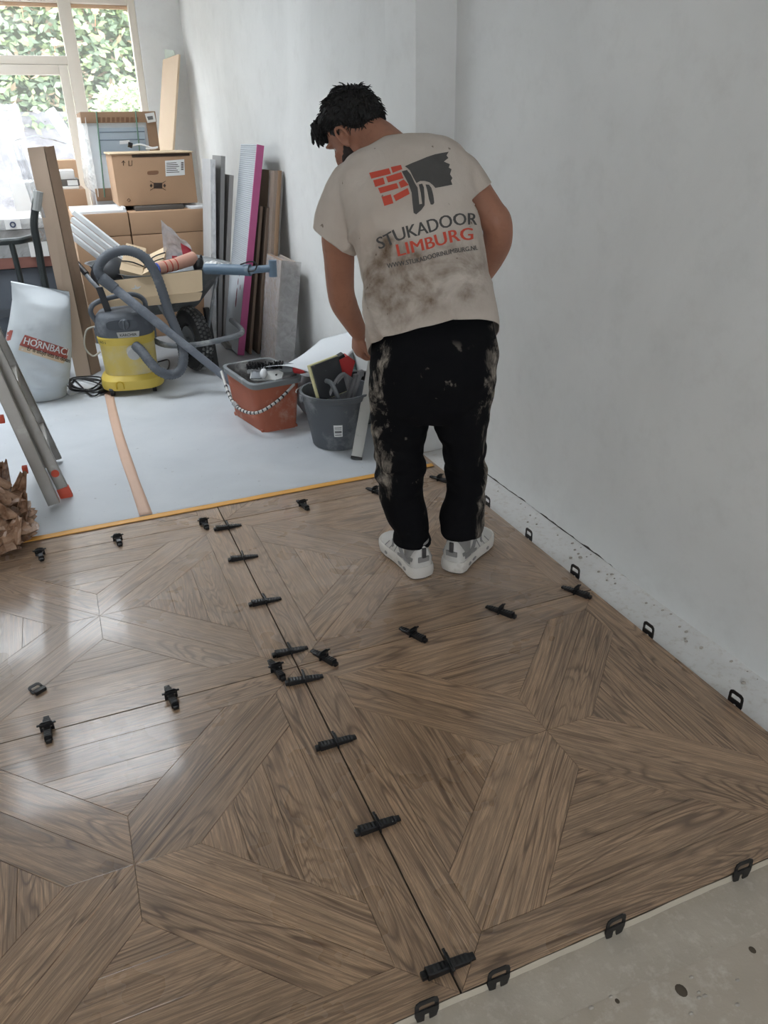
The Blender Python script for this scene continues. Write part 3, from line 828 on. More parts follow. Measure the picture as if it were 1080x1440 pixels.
# ---- trousers
tr = MB()
tr.loft([ering(*q[:4], bz=q[4], n=32) for q in (((538,436),(690,424),.025,.098,-.02), ((533,460),(694,444),.01,.105,-.02), ((526,485),(698,470),-.005,.112,-.02), ((519,512),(701,494),-.015,.118,-.02), ((518,545),(698,532),-.015,.12,-.015), ((521,572),(692,562),-.005,.112,0), ((540,590),(680,582),0,.085,0))])
def legs(rows):
    tr.loft([ering(a, b, fw, dp, 0, 28, 2.2) for a, b, fw, dp in rows])
legs([((521,545),(609,552),-.005,.10), ((520,572),(608,570),.0,.10), ((522,600),(600,600),.012,.095), ((527,630),(597,628),.025,.09), ((531,662),(595,660),.03,.084), ((536,700),(594,695),.025,.082), ((543,724),(600,718),.01,.080), ((551,742),(605,738),.0,.080), ((554,754),(606,754),-.006,.078), ((556,762),(605,764),-.008,.072)])
legs([((606,552),(697,545),-.005,.10), ((607,572),(693,562),.0,.10), ((613,598),(687,595),.012,.095), ((619,630),(684,628),.02,.09), ((627,660),(682,655),.022,.084), ((629,690),(680,690),.02,.082), ((624,708),(680,708),.01,.080), ((618,728),(680,724),.0,.080), ((619,743),(681,739),-.006,.078), ((621,754),(679,750),-.008,.072)])
trm = remeshed(tr, .007, 6)
for i, p in enumerate(trm.v):
    q = p-BASE
    low = max(0, 1-q.z/.24); knee = math.exp(-((q.z-.38)/.12)**2)
    p += trm.nrm[i]*(.012*nz((q.x*7, q.y*7, q.z*10), 1, 4)+.012*low*math.sin(q.z*75+5*nz(q, 9))*.8+.014*knee*nz((q.x*10, q.y*10, q.z*26), 1, 8)+.004*nz(q, 24))
t = NT('black_work_cloth'); vm = t.n('ShaderNodeVectorMath', operation='DOT_PRODUCT'); t.l(t.tc.outputs['Object'], vm.inputs[0]); vm.inputs[1].default_value = RT
lat = vm.outputs['Value']
nA = t.noise(7, t.mapping((1,1,.55)), 9, .7, .9); nB = t.noise(26, detail=6, rough=.7); nC = t.noise(3.2, detail=4)
sxyz = t.n('ShaderNodeSeparateXYZ'); t.l(t.tc.outputs['Object'], sxyz.inputs[0])
# outer side of each leg follows the taper of the legs
out_ = t.math('ADD', t.math('ABSOLUTE', t.math('ADD', lat, .045)), t.math('MULTIPLY', t.math('SUBTRACT', .85, sxyz.outputs[2]), .055))
mr = t.n('ShaderNodeMapRange'); t.l(out_, mr.inputs[0]); mr.inputs[1].default_value = .11; mr.inputs[2].default_value = .23; mr.inputs[3].default_value = -.14; mr.inputs[4].default_value = .17
pl = t.ramp(t.math('ADD', nA, mr.outputs[0]), .54, .64)
pl = t.math('MULTIPLY', pl, t.ramp(nB, .34, .56))
spk = t.math('MULTIPLY', t.ramp(t.noise(19, detail=4), .645, .70), t.ramp(nC, .48, .6))
f_ = t.math('MAXIMUM', t.math('MULTIPLY', pl, .85), t.math('MULTIPLY', spk, .6))
t.set(t.mix(f_, srgb((15, 15, 18)), srgb((168, 158, 146))), .92, 0, .15); t.bump(nB, .3, .004)
obj('trousers', trm, t.m, person, 75, label='black work trousers splashed with dried white plaster')
# ---- body: head, neck, arms, hands, torso and legs in one skin
bd = MB()
def limb(pts, n=14):
    """pts: (point, radius) with spline smoothing"""
    q = spline([V((*p, )) for p, r in pts], 6); rr = []
    for i in range(len(pts)-1):
        for k in range(6): rr.append(pts[i][1]+(pts[i+1][1]-pts[i][1])*(k/6))
    rr.append(pts[-1][1]); bd.tube(q, rr, n)
wristL = P(505, 468, .36); elbL = P(479, 408, .265); shoL = P(492, 272, .16)
limb([(P(530,250,.165), .05), (shoL, .056), (P(476,325,.195), .052), (P(477,365,.225), .049), (elbL, .045), (P(484,428,.29), .045), (P(493,446,.32), .039), (wristL, .029)])
elbR = P(699, 314, .12); shoR = P(650, 248, .165)
limb([(P(610,235,.17), .05), (shoR, .054), (P(672,278,.15), .05), (P(688,300,.13), .047), (elbR, .044), (P(699,340,.16), .045), (P(689,365,.22), .041), (P(672,395,.30), .032), (P(655,420,.34), .027)])
def hand(wr, dirv, back, thumb_side, curl, scale=1.0):
    D = V(dirv).normalized(); B = V(back); B = (B-B.dot(D)*D).normalized(); S = D.cross(B)*thumb_side
    pc = wr+D*.05*scale
    bd.ell(pc, (D*.052*scale, S*.040*scale, B*.017*scale), 16, 10); bd.ell(wr+D*.01, (D*.03, S*.027, B*.021), 12, 8)
    for k, (off, ln) in enumerate(((.029, .068), (.0095, .077), (-.010, .071), (-.028, .056))):
        p = wr+D*(.086-.004*abs(k-1.3))*scale+S*off*scale; pts = [p-D*.02*scale, p]; a = .25
        rr = [.0098, .0098]
        for j in range(3):
            a += curl[j]; dd = D*math.cos(a)-B*math.sin(a); p = p+dd*ln*scale*(.42, .32, .26)[j]; pts.append(p.copy()); rr.append((.009, .0082, .0068)[j])
        bd.tube(spline(pts, 4), [x for r_a, r_b in zip(rr, rr[1:]) for x in [r_a+(r_b-r_a)*q/4 for q in range(4)]]+[rr[-1]], 8)
    p = wr+D*.028*scale+S*.026*scale; pts = [p.copy()]
    for j, (l1, ax, bx) in enumerate(((.036, .75, .25), (.030, .3, .5), (.022, .1, .7))):
        dd = (D*(.75+.1*j)+S*ax-B*bx).normalized(); p = p+dd*l1*scale; pts.append(p.copy())
    bd.tube(spline(pts, 4), [.0125-.0005*i for i in range(13)], 8)
hand(wristL, P(503,512,.40)-wristL, -FW*.6-RT*.75, -1, (.55, .75, .6), .95)
hand(P(655,420,.34), P(625,455,.38)-P(655,420,.34), FW*.4+UP*.4+RT*.6, 1, (.5, .6, .5), .95)
hipc = P(606, 500, -.01)
limb([(P(606,505,.01), .085), (P(606,440,.035), .08), (P(600,370,.07), .09), (P(582,300,.11), .10), (P(570,250,.155), .075), (P(556,222,.19), .058)], 18)
limb([(P(560,500,-.01), .085), (P(562,560,.0), .08), (P(565,640,.025), .06), (P(572,700,.02), .045), (P(578,745,.01), .030)])
limb([(P(650,495,-.01), .085), (P(650,555,.0), .08), (P(652,630,.02), .06), (P(654,690,.015), .045), (P(653,735,.01), .030)])
# head
HC = P(497, 183, .30); HS = .94
fh = (FW*math.cos(math.radians(58))-RT*math.sin(math.radians(58))); fh = (fh*math.cos(math.radians(38))-UP*math.sin(math.radians(38))).normalized()
lh = UP.cross(fh).normalized(); uh = fh.cross(lh).normalized()
# small roll of the head on the neck
rot = Matrix.Rotation(math.radians(-6), 3, fh); lh = (rot @ lh)*HS; uh = (rot @ uh)*HS; fh = fh*HS
def H(a, b, c_): return HC+fh*a+lh*b+uh*c_
bd.ell(H(-.008, 0, .012), (fh*.098, lh*.076, uh*.088), 28, 18)
bd.ell(H(.028, 0, -.045), (fh*.066, lh*.062, uh*.078), 24, 14)
bd.ell(H(.040, 0, -.092), (fh*.046, lh*.046, uh*.032), 20, 12)
bd.ell(H(.066, 0, -.104), (fh*.022, lh*.026, uh*.018), 14, 10)
bd.tube([H(.088, 0, .0), H(.104, 0, -.03), H(.112, 0, -.045)], [.010, .013, .011], 10)
bd.ell(H(.102, .010, -.048), (fh*.010, lh*.009, uh*.008), 10, 8); bd.ell(H(.102, -.010, -.048), (fh*.010, lh*.009, uh*.008), 10, 8)
bd.ell(H(.090, 0, -.073), (fh*.010, lh*.024, uh*.006), 12, 8); bd.ell(H(.088, 0, -.083), (fh*.010, lh*.021, uh*.006), 12, 8)
for s_ in (1, -1):
    bd.ell(H(.082, s_*.032, .010), (fh*.014, lh*.026, uh*.009), 12, 8)     # brow ridge
    bd.ell(H(.070, s_*.040, -.035), (fh*.018, lh*.018, uh*.016), 12, 8)    # cheekbone
    # ear: rim and lobe
    er = []
    for k in range(15):
        a = -.5+k/14*4.6; er.append(H(-.008-.017*math.cos(a), s_*(.085+.010*math.sin(k/14*PI)), -.018+.030*math.sin(a)))
    bd.tube(er, .0055, 8); bd.ell(H(-.010, s_*.079, -.018), (fh*.015, lh*.006, uh*.027), 12, 8); bd.ell(H(-.001, s_*.078, -.046), (fh*.008, lh*.006, uh*.010), 10, 8)
nk0 = H(-.045, 0, -.055)
bd.tube(spline([H(-.03, 0, -.03), nk0, (nk0+P(556,216,.19))/2+FW*.01, P(560,222,.185), P(566,245,.17)], 5), [.056]*8+[.057]*6+[.06]*7, 18)
body = remeshed(bd, .0048, 4)
t = NT('tanned_skin'); n1 = t.noise(7, detail=5); n2 = t.noise(60, detail=4)
c_ = t.mix(t.ramp(n1, .3, .7), srgb((150, 104, 84)), srgb((172, 122, 98))); c_ = t.mix(t.math('MULTIPLY', t.ramp(n2, .55, .75), .3), c_, srgb((128, 84, 68)))
t.set(c_, .55, 0, .4); t.b.inputs['Subsurface Weight'].default_value = .06; t.b.inputs['Subsurface Radius'].default_value = (.012, .005, .003); t.bump(n2, .1, .002)
obj('body', body, t.m, person, 80, label='tanned skin of the bare arms, neck and bearded face')
for s_ in (1, -1):
    e_ = obj('eye', MB().ell(H(.066, s_*.031, -.008), (fh*.012, lh*.0125, uh*.0115), 14, 10), pm('eye_white', (215, 210, 205), .2, var=.02), person)
    obj('iris', MB().ell(H(.0765, s_*.031, -.009), (fh*.002, lh*.0058, uh*.0058), 12, 6), pm('dark_iris', (46, 32, 24), .2), e_)
    bw = MB(); bw.tube(spline([H(.096, s_*.014, .012), H(.097, s_*.030, .017), H(.088, s_*.048, .010)], 5), [.003]*3+[.0045]*5+[.003]*3, 6); obj('eyebrow', bw, pm('black_hair_brow', (24, 20, 19), .8), person)
# hair: closed cap that dives under the skin at the hairline
t = NT('short_black_hair'); n1 = t.noise(40, t.mapping((1,1,1)), 6, .7, 1.0)
c_ = t.mix(t.ramp(n1, .35, .7), srgb((9, 8, 9)), srgb((30, 28, 28))); t.set(c_, .6, 0, .35); t.bump(n1, .9, .006); M_HAIR = t.m
hv = []; NU, NVV = 72, 46
for i in range(NVV+1):
    th_ = PI*(i+.02)/(NVV+.04)
    for k in range(NU):
        ph = 2*PI*k/NU; df, dl, du = math.sin(th_)*math.cos(ph), math.sin(th_)*math.sin(ph), math.cos(th_)
        line = interp(df, [(-1, -.74), (-.6, -.62), (-.3, -.42), (-.12, -.06), (.08, .0), (.16, -.30), (.30, -.34), (.42, .10), (.7, .42), (1.01, .60)])
        line += .07*nz((df*5, dl*5, 0))
        ex = du-line; kk = max(0, min(1, ex/.34+.22))
        thick = -.010+.021*kk
        fr = max(0, df-.35)*max(0, du-.05); thick += .05*fr*kk
        if du > .2: thick += .010*kk*min(1, (du-.2)*3)
        q = H(-.008, 0, .012)+fh*df*(.098+thick)+lh*dl*(.076+thick)+uh*du*(.088+thick)
        q += (fh*df+lh*dl+uh*du)*kk*(.0035*nz(q, 60, 2)+.004*nz(q, 24, 5)); hv.append(q)
hf = [(i*NU+k, i*NU+(k+1) % NU, (i+1)*NU+(k+1) % NU, (i+1)*NU+k) for i in range(NVV) for k in range(NU)]
hm = MB(); hm.v = hv; hm.f = hf
for k in range(150):   # fringe locks over the forehead
    b = random.uniform(-.062, .062); e1 = random.uniform(-.012, .012); p0 = H(.060+random.uniform(0, .02), b, .085+random.uniform(-.01, .01)); p1 = H(.088+e1, b*1.02, .064+e1); p2 = H(.094+e1+random.uniform(-.008, .008), b*1.03+random.uniform(-.014, .014), .036+random.uniform(-.012, .020))
    hm.tube(spline([p0, p1, p2], 4), [.006]*4+[.005]*4+[.0012], 5)
rnd = random.Random(9)
for k in range(2200):    # short strands lying along the scalp
    i = rnd.randrange(3, NVV-6)*NU+rnd.randrange(NU); q = hv[i]; c0 = H(-.008, 0, .012); nv_ = (q-c0).normalized()
    du = nv_.dot(uh)/HS; df = nv_.dot(fh)/HS
    if du < interp(df, [(-1, -.66), (-.3, -.34), (-.12, .02), (.08, .10), (.30, .10), (.7, .50), (1.01, .66)]): continue
    crown = (H(-.05, 0, .09)-q); fl_d = -crown+fh*.03; fl_d = fl_d-fl_d.dot(nv_)*nv_
    if fl_d.length < 1e-4: continue
    fl_d.normalize(); fl_d = (fl_d+V((rnd.gauss(0,.35), rnd.gauss(0,.35), rnd.gauss(0,.35)))).normalized()
    ln = rnd.uniform(.012, .026)
    hm.tube([q-nv_*.002, q+fl_d*ln*.5+nv_*.0022, q+fl_d*ln+nv_*.0006], [.0018, .0016, .0004], 4)
obj('hair', hm, M_HAIR, person, 80, label='short black hair with a fringe over the forehead')
bv = []
for i in range(25):
    th_ = PI*(i+.02)/24.04
    for k in range(48):
        ph = 2*PI*k/48; df, dl, du = math.sin(th_)*math.cos(ph), math.sin(th_)*math.sin(ph), math.cos(th_)
        kk = max(0, min(1, (-.02-du+.9*max(0, .25-df)-.55*max(0, df-.4)+.25*abs(dl))/.25)); kk *= max(0, min(1, (df+.45)/.25))
        thick = -.012+.0142*kk
        q = H(.030, 0, -.052)+fh*df*(.070+thick)+lh*dl*(.0645+thick)+uh*du*(.082+thick); bv.append(q+(q-H(.03,0,-.05)).normalized()*.002*kk*nz(q, 90))
bmb = MB(); bmb.v = bv; bmb.f = [(i*48+k, i*48+(k+1) % 48, (i+1)*48+(k+1) % 48, (i+1)*48+k) for i in range(24) for k in range(48)]
obj('beard', bmb, pm('black_stubble', (46, 36, 33), .85, var=.4, scale=120, bump=.4), person, 80)

# ---- shoes
M_SHW = pm('scuffed_white_leather', (206, 203, 198), .6, var=.06, dust=.1, dustrgb=(150,140,128), bump=.1); M_SHG = pm('grey_shoe_trim', (140, 138, 136), .7, var=.08); M_SOLE = pm('white_midsole', (214, 209, 202), .6, var=.06, dust=.15, dustrgb=(140,128,112)); M_OUT = pm('dirty_outsole', (96, 88, 78), .9)
def shoe(heel, toe_dir, side, legp, heel_lift=0.0):
    D = V(toe_dir); D.z = 0; D.normalize(); S = V((D.y, -D.x, 0)); L = .285
    def T(x, y, z): return heel+D*(x*L)+S*y+UP*(z+heel_lift*max(0, 1-x/.6))
    prof = [(0, .016), (.02, .031), (.06, .040), (.12, .045), (.3, .045), (.5, .049), (.68, .055), (.82, .053), (.93, .040), (1.0, .016)]
    def wd(x): return interp(x, prof)
    def arch(x): return .0045*math.sin(max(0, min(1, x))*PI*1.0)
    # outline around the sole
    N = 88
    def outline(z, grow, zz=None):
        ring = []
        for k in range(N):
            a = 2*PI*k/N; x = .5-.5*math.cos(a); s_ = math.sin(a); sg = 1 if s_ >= 0 else -1
            y = sg*wd(x)*min(1, abs(s_)*3.0)**.6
            y += side*.008*math.sin(x*PI)
            sc_ = 1+grow
            ring.append(T(.5+(x-.5)*(1+grow*.35), y*sc_, z+.012*max(0, x-.8)*(1 if z > .001 else .6)*5*.2))
        return ring
    sh_ = thing('tmp', '', '', BASE)
    COLo = []
    o1 = obj('outsole', MB().loft([outline(0, .0), outline(.007, .04)]), M_OUT, None, 50); COLo.append(o1)
    mids = MB(); mids.loft([outline(.006, .05), outline(.018, .09), outline(.036, .07), outline(.044, .0)])
    o2 = ('midsole', mids)
    up_ = MB(); rings = []
    for i in range(23):
        x = .015+.965*i/22
        hgt = interp(x, [(0, .118), (.06, .132), (.16, .132), (.30, .132), (.42, .116), (.6, .086), (.8, .072), (.93, .060), (1, .042)])
        w_ = wd(x)*.98; ring = []
        for k in range(20):
            a = 2*PI*k/20; ca, sa = math.cos(a), math.sin(a)
            zz = .026+(hgt-.026)*max(0, sa)**.75 if sa > 0 else .024
            narrow = 1-.32*max(0, sa)**2*(1 if x < .5 else .3)
            ring.append(T(x, ca*w_*narrow+side*.008*math.sin(x*PI), zz))
        rings.append(ring)
    up_.loft(rings)
    bpy.data.objects.remove(sh_)
    # assemble under the person: shoe = upper with its trims
    bpy.data.objects.remove(o1)
    root = obj('shoe', up_, M_SHW, person, 60, label='scuffed white sports shoe with grey stripes')
    obj('midsole', mids, M_SOLE, root, 50); obj('outsole', MB().loft([outline(0.0005, -.02), outline(.008, .03)]), M_OUT, root, 50)
    def band(name, pts, wdt, mat):
        """strip laid on the upper surface along points (x, side angle)"""
        mb = MB(); bvh = BVHTree.FromPolygons(up_.v, up_.f)
        cen = []
        for x, an in pts:
            o_ = T(x, 0, .05); dv = (S*math.cos(an)+UP*math.sin(an)).normalized(); 
            h = bvh.ray_cast(o_+dv*.15, -dv)
            cen.append(((h[0]+dv*.0018) if h[0] is not None else o_+dv*.04, dv))
        for (a, da), (b, db) in zip(cen, cen[1:]):
            tt = (b-a).normalized(); n_ = (da+db).normalized(); sd = tt.cross(n_).normalized()*wdt/2
            mb.hexa([a-sd-n_*.002, a+sd-n_*.002, b+sd-n_*.002, b-sd-n_*.002, a-sd+n_*.001, a+sd+n_*.001, b+sd+n_*.001, b-sd+n_*.001])
        return obj(name, mb, mat, root, 40)
    for sd in (0, 1):
        f_ = (lambda a: a) if sd == 0 else (lambda a: PI-a)
        band('stripe', [(.10, f_(.25)), (.22, f_(.15)), (.34, f_(.45)), (.44, f_(.8))], .014, M_SHG)
        band('stripe', [(.06, f_(.55)), (.18, f_(.5)), (.30, f_(.1)), (.42, f_(-.1))], .012, M_SHG)
        band('stripe', [(.55, f_(.2)), (.62, f_(.7)), (.66, f_(1.1))], .010, M_SHG)
    for sd in (-1, 1):
        for x, ln in ((.20, .020), (.34, .026), (.66, .016)):
            c0 = T(x, sd*(wd(x)*1.07)+side*.008*math.sin(x*PI), .022); obj('sole_slot', MB().ell(c0, (D*ln*.6, S*.003, UP*.006), 12, 6), M_SHG, root)
        for k_ in range(3):
            x = .50+.10*k_; z_ = interp(x, [(.4, .085), (.6, .066), (.8, .056)]); obj('seam', MB().tube([T(x, sd*wd(x)*1.0+side*.008*math.sin(x*PI), .046), T(x-.05, sd*wd(x)*.80+side*.008*math.sin(x*PI), z_+.006)], .0016, 5), M_SHG, root)
    hb = MB()
    hb.loft([[T(-.006+.004*abs(k-4)/4, (k-4)/4*.02, z) for k in range(9)]+[T(.03, (4-k)/4*.02, z) for k in range(9)] for z in (.066, .084)]); obj('heel_band', hb, M_SHG, root, 40)
    ht = MB().box(T(-.004, 0, .100), (.006, .014, .036), R3(math.atan2(D.y, D.x)), .001); obj('heel_tab', ht, pm('dark_heel_loop', (70, 68, 68), .7), root, 30)
    col_ = MB(); cr_ = []
    for k in range(24):
        a = 2*PI*k/24; cr_.append(T(.18+.13*math.cos(a), .030*math.sin(a), .134+.006*math.cos(a)))
    col_.tube(cr_, .009, 8, closed=True); obj('collar', col_, M_SHG, root, 60)
    obj('sock', MB().tube([T(.19, 0, .07), T(.19, 0, .13), T(.19, 0, .13).lerp(legp, .6), legp], [.041, .042, .038, .034], 18), M_SHG, root, 60)
    for k in range(4):
        x = .42+.07*k; z = .112-.010*k
        obj('lace', MB().tube(spline([T(x, -.024, z-.012), T(x+.01, 0, z+.004), T(x, .024, z-.012)], 4), .0028, 6), M_WHITEP, root)
    return root
hL = gz(596, 814, 0); hR = gz(634, 806, 0)
shoe(hL, gz(549, 768, 0)-hL, 1, P(578, 745, .01))
shoe(hR, gz(676, 764, 0)-hR, -1, P(653, 735, .01))

# ================================================================== BUCKETS AND TILING TOOLS
ZF = .006   # top of the floor cover
# ---- terracotta wash tub
M_TUB = pm('dusty_orange_plastic', (164, 92, 68), .65, var=.14, scale=9, dust=.36, dustrgb=(190,160,146), bump=.1); M_TUBRIM = pm('grey_rim_plastic', (120, 124, 126), .6, var=.1, dust=.3)
bA, bB, bC = gz(371, 609, ZF), gz(328, 581, ZF), gz(420, 600, ZF)
rA, rB, rD = gz(354, 542, .25), gz(313, 514, .25), gz(379, 503, .25)
rC = rD+(rA-rB)
bD = bB+(bC-bA)
def rrect(a, b, c_, e, r=.12, n=6, z=None):
    """rounded ring through 4 corners"""
    q = [V(a), V(b), V(c_), V(e)]; ring = []
    for i in range(4):
        p, c0, nx = q[i-1], q[i], q[(i+1) % 4]
        s_ = c0+(p-c0)*r; e_ = c0+(nx-c0)*r
        for k in range(n+1):
            u = k/n; ring.append((1-u)**2*s_+2*u*(1-u)*c0+u*u*e_)
    if z is not None:
        for p in ring: p.z = z
    return ring
def lerp4(B, T, u): return [b.lerp(t_, u) for b, t_ in zip(B, T)]
Bq = [bA, bB, bD, bC]; Tq = [rA, rB, rD, rC]
cen = sum(Tq, V())/4
tub = thing('wash_tub', 'rectangular terracotta plastic wash tub with ribbed carrying handle', 'tub', (sum(Bq, V())/4).xy.to_3d()+V((0,0,ZF)))
def shrink(Q, d_m):
    c0 = sum(Q, V())/4; return [p+(c0-p).normalized()*d_m for p in Q]
body_r = [rrect(*lerp4(Bq, Tq, u), r=.16) for u in (0, .04, .5, .93)]
inner_r = [rrect(*shrink(lerp4(Bq, Tq, u), .012), r=.16) for u in (.99, .5, .08)]
obj('tub_wall', MB().loft(body_r+[rrect(*lerp4(Bq, Tq, 1.0), r=.16)]+inner_r), M_TUB, tub, 40)
obj('roller_insert', MB().loft([rrect(*shrink(lerp4(Bq, Tq, u), .016), r=.16) for u in (1.0, .75, .56)]+[rrect(*shrink(lerp4(Bq, Tq, u), .022), r=.16) for u in (.56, 1.0)], caps=False), pm('dark_grey_insert', (96, 94, 94), .6, dust=.3), tub, 40)
rim_o = [shrink(lerp4(Bq, Tq, u), -d_m) for u, d_m in ((.90, .006), (.90, .016), (1.0, .018), (1.015, .010), (1.015, -.010), (.97, -.012))]
obj('rim', MB().loft([rrect(*q, r=.16) for q in rim_o], caps=False, closed=True), M_TUBRIM, tub, 40)
for i in range(4):
    c0 = shrink(Bq, .03)[i]; obj('foot', MB().box(c0+V((0,0,.004)), (.03, .03, .016), bev=.003), M_TUB, tub)
hA = rB.lerp(rA, .02)+V((-.012,0,-.03)); hB = rA.lerp(rC, .82)+V((0,-.012,-.03))
hp = spline([hA, gz(322, 556, .15)+V((0,-.02,0)), gz(345, 572, .12)+V((-.03,-.04,0)), gz(365, 575, .13)+V((-.02,-.05,0)), gz(388, 560, .17)+V((0,-.04,0)), hB], 10)
M_HND = pm('grey_white_handle', (196, 194, 190), .5, dust=.3, dustrgb=(110,108,106)); hnd = obj('handle', MB().tube(hp, .0075, 8), M_HND, tub)
for i in range(6, len(hp)-6, 2):
    obj('handle_rib', MB().tube([hp[i], hp[i]+(hp[i+1]-hp[i])*.55], .0092, 8), M_BLACK, hnd)
i = 14; obj('grip', MB().tube([hp[i], hp[i+3]], .0125, 10), pm('grey_grip', (150, 150, 150), .6), hnd)
grid = MB(); wl = shrink(lerp4(Bq, Tq, .55), .02)
grid.add(wl, [(0,1,2,3)]); obj('dirty_water', grid, pm('murky_water', (112, 104, 98), .15, var=.2), tub, 0)
# scrub brush lying over the rim
bh = rA.lerp(rC, .55)+V((0,.02,.035))
brush = thing('scrub_brush', 'scrub brush with black bristles and red grip lying across the wash tub', 'brush', bh)
d1 = (gz(413, 523, .29)-gz(350, 522, .29)).normalized(); n1_ = V((-d1.y, d1.x, 0))
p0 = gz(350, 523, .275); p1 = gz(402, 522, .275); p2 = gz(415, 522, .28); p3 = gz(430, 524, .285); p4 = gz(462, 512, .36)
obj('head', MB().hexa([p0+n1_*-.03, p1+n1_*-.03, p1+n1_*.03, p0+n1_*.03]+[q+V((0,0,.02)) for q in (p0+n1_*-.03, p1+n1_*-.03, p1+n1_*.03, p0+n1_*.03)]), M_GREYMET, brush)
brs = MB()
for i in range(90):
    u = random.random(); q = p0.lerp(p1, u)+n1_*random.uniform(-.028, .028)+V((0,0,.018)); brs.tube([q, q+V((random.gauss(0,.004), random.gauss(0,.004), random.uniform(.02,.032)))], .0035, 4)
b_ = obj('bristles', brs, M_BLACK, brush); b_['kind'] = 'stuff'
obj('ferrule', MB().tube([p1+V((0,0,.012)), p2+V((0,0,.012))], [.034, .026], 10), M_GREYMET, brush)
M_RED = pm('red_plastic', (186, 52, 52), .45, var=.1, dust=.1); obj('grip', MB().tube([p2+V((0,0,.012)), p2.lerp(p3, .5)+V((0,0,.014)), p3+V((0,0,.012))], [.022, .024, .014], 12), M_RED, brush)
obj('shaft', MB().tube([p3+V((0,0,.012)), p4], .011, 10), M_GREYMET, brush)
# float with white handle resting in the tub
fp = gz(372, 533, .27); flo = thing('hand_float', 'small grey float with white oval knob propped on the tub rim', 'float', fp+V((0,0,-.02)))
fx = (gz(397, 530, .27)-gz(352, 530, .27)); L_ = fx.length; fx.normalize(); fyv = V((-fx.y, fx.x, 0)); Mx = frame(gz(374, 531, .262)+fyv*.02, fx, fyv*.8+UP*.6)
obj('blade', MB(Mx).prism([V((x, y, 0)) for x, y in [(-L_/2, -.02), (-L_/2+.02, -.03), (L_/2-.03, -.03), (L_/2, -.015), (L_/2+.005, .015), (L_/2-.03, .035), (-L_/2, .035)]], (0, 0, .012)), pm('white_float_foam', (206, 208, 206), .6, dust=.2), flo)
obj('backing', MB(Mx).box((-L_/2+.04, 0, .014), (.07, .05, .006), bev=.002), M_GREYMET, flo)
obj('knob', MB(Mx).ell((-.01, -.005, .03), ((.018,0,0), (0,.03,0), (0,0,.02)), 16, 10), M_WHITEPVC, flo)
obj('screw', MB(Mx).ell((L_/2-.03, 0, .014), ((.006,0,0), (0,.006,0), (0,0,.002)), 10, 6), M_BLACK, flo)

# ---- grey mixing bucket
M_BKT = pm('dusty_dark_plastic', (88, 92, 97), .65, var=.15, scale=5, dust=.55, dustrgb=(150,152,154), dscale=5, bump=.1)
BC = gz(474, 634, ZF)+V((.05, .115, 0)); BC.z = ZF
def bucket(name, label, c0, r0_, r1_, h, mat, group=None, rim=True):
    th = thing(name, label, 'bucket', c0, group)
    prof = [(.001, .004), (r0_*.96, .0), (r0_, .006), (r1_*.97, h-.03), (r1_, h-.025), (r1_, h-.008), (r1_+.008, h-.004), (r1_+.008, h+.004), (r1_-.004, h+.004), (r1_-.008, h-.03), (r0_-.006, .012), (.001, .01)]
    obj('bucket_wall', MB().lathe(prof, c0, 44, caps=True), mat, th, 35)
    for s_ in (-1, 1): obj('handle_lug', MB().box(c0+V((s_*(r1_+.008), 0, h-.02)), (.012, .03, .03), bev=.003), mat, th)
    wire = []
    for k in range(21):
        a = PI*k/20; wire.append(c0+V(((r1_+.012)*math.cos(a), .06+.10*math.sin(a)*.9, h-.02+.0*math.sin(a)+.01+.012*math.sin(a))))
    obj('handle', MB().tube(wire, .003, 6), M_ALU, th)
    return th
BH, BR0, BR1 = .262, .126, .168
bkt = bucket('mixing_bucket', 'dusty dark grey mixing bucket crammed with tiling tools', BC, BR0, BR1, BH, M_BKT)
vdir = (CAM-BC); vdir.z = 0; vdir.normalize(); a0_ = math.atan2(vdir.y, vdir.x)
lab = MB()
for i in range(7):
    for z in (.105, .165):
        pass
def bk_pt(an, z, off=.001):
    r = BR0+(BR1*.97-BR0)*(z/(BH-.03))+off; return BC+V((r*math.cos(an), r*math.sin(an), z))
def lbl(name, an0, an1, z0, z1, mat, off, parent):
    mb = MB(); n = 6
    mb.sheet(lambda u, v: bk_pt(an0+(an1-an0)*u, z0+(z1-z0)*v, off), n, 1); return obj(name, mb, mat, parent, 60)
pl_ = lbl('label', a0_-.15, a0_+.13, .075, .135, M_WHITEP, .0012, bkt)
for z0, z1 in ((.082, .087), (.094, .106), (.112, .115), (.120, .124)): lbl('print', a0_-.12, a0_+.10, z0, z1, pm('grey_print', (120,120,120), .8), .002, pl_)
top = BC+V((0,0,BH))
# foam float with yellow edge
fl_ = thing('foam_float', 'black grouting float with pale yellow foam edge standing in the bucket', 'float', BC+V((-.05,-.03,.04)))
q0, q1, q2 = gy(449, 560, 1.545), gy(420, 526, 1.545), gy(467, 508, 1.60)
ex = (q2-q1); ey = (q1-q0); Mx = frame(q0, ex, ey); wL, hL_ = ex.length*.80, ey.length*.95
obj('backing', MB(Mx).box((wL/2, hL_/2-.005, .006), (wL, hL_+.02, .012), bev=.003), pm('black_float_back', (44, 46, 50), .55, var=.2, dust=.2), fl_)
obj('foam', MB(Mx).box((wL/2, hL_/2-.005, -.010), (wL+.012, hL_+.03, .02), bev=.003), pm('pale_yellow_foam', (214, 208, 160), .85, bump=.3), fl_)
obj('handle', MB(Mx).tube(spline([(wL*.35, hL_*.45, .012), (wL*.36, hL_*.35, .05), (wL*.42, -.02, .055), (wL*.45, -.06, .012)], 5), .011, 8), M_GREYMET, fl_)
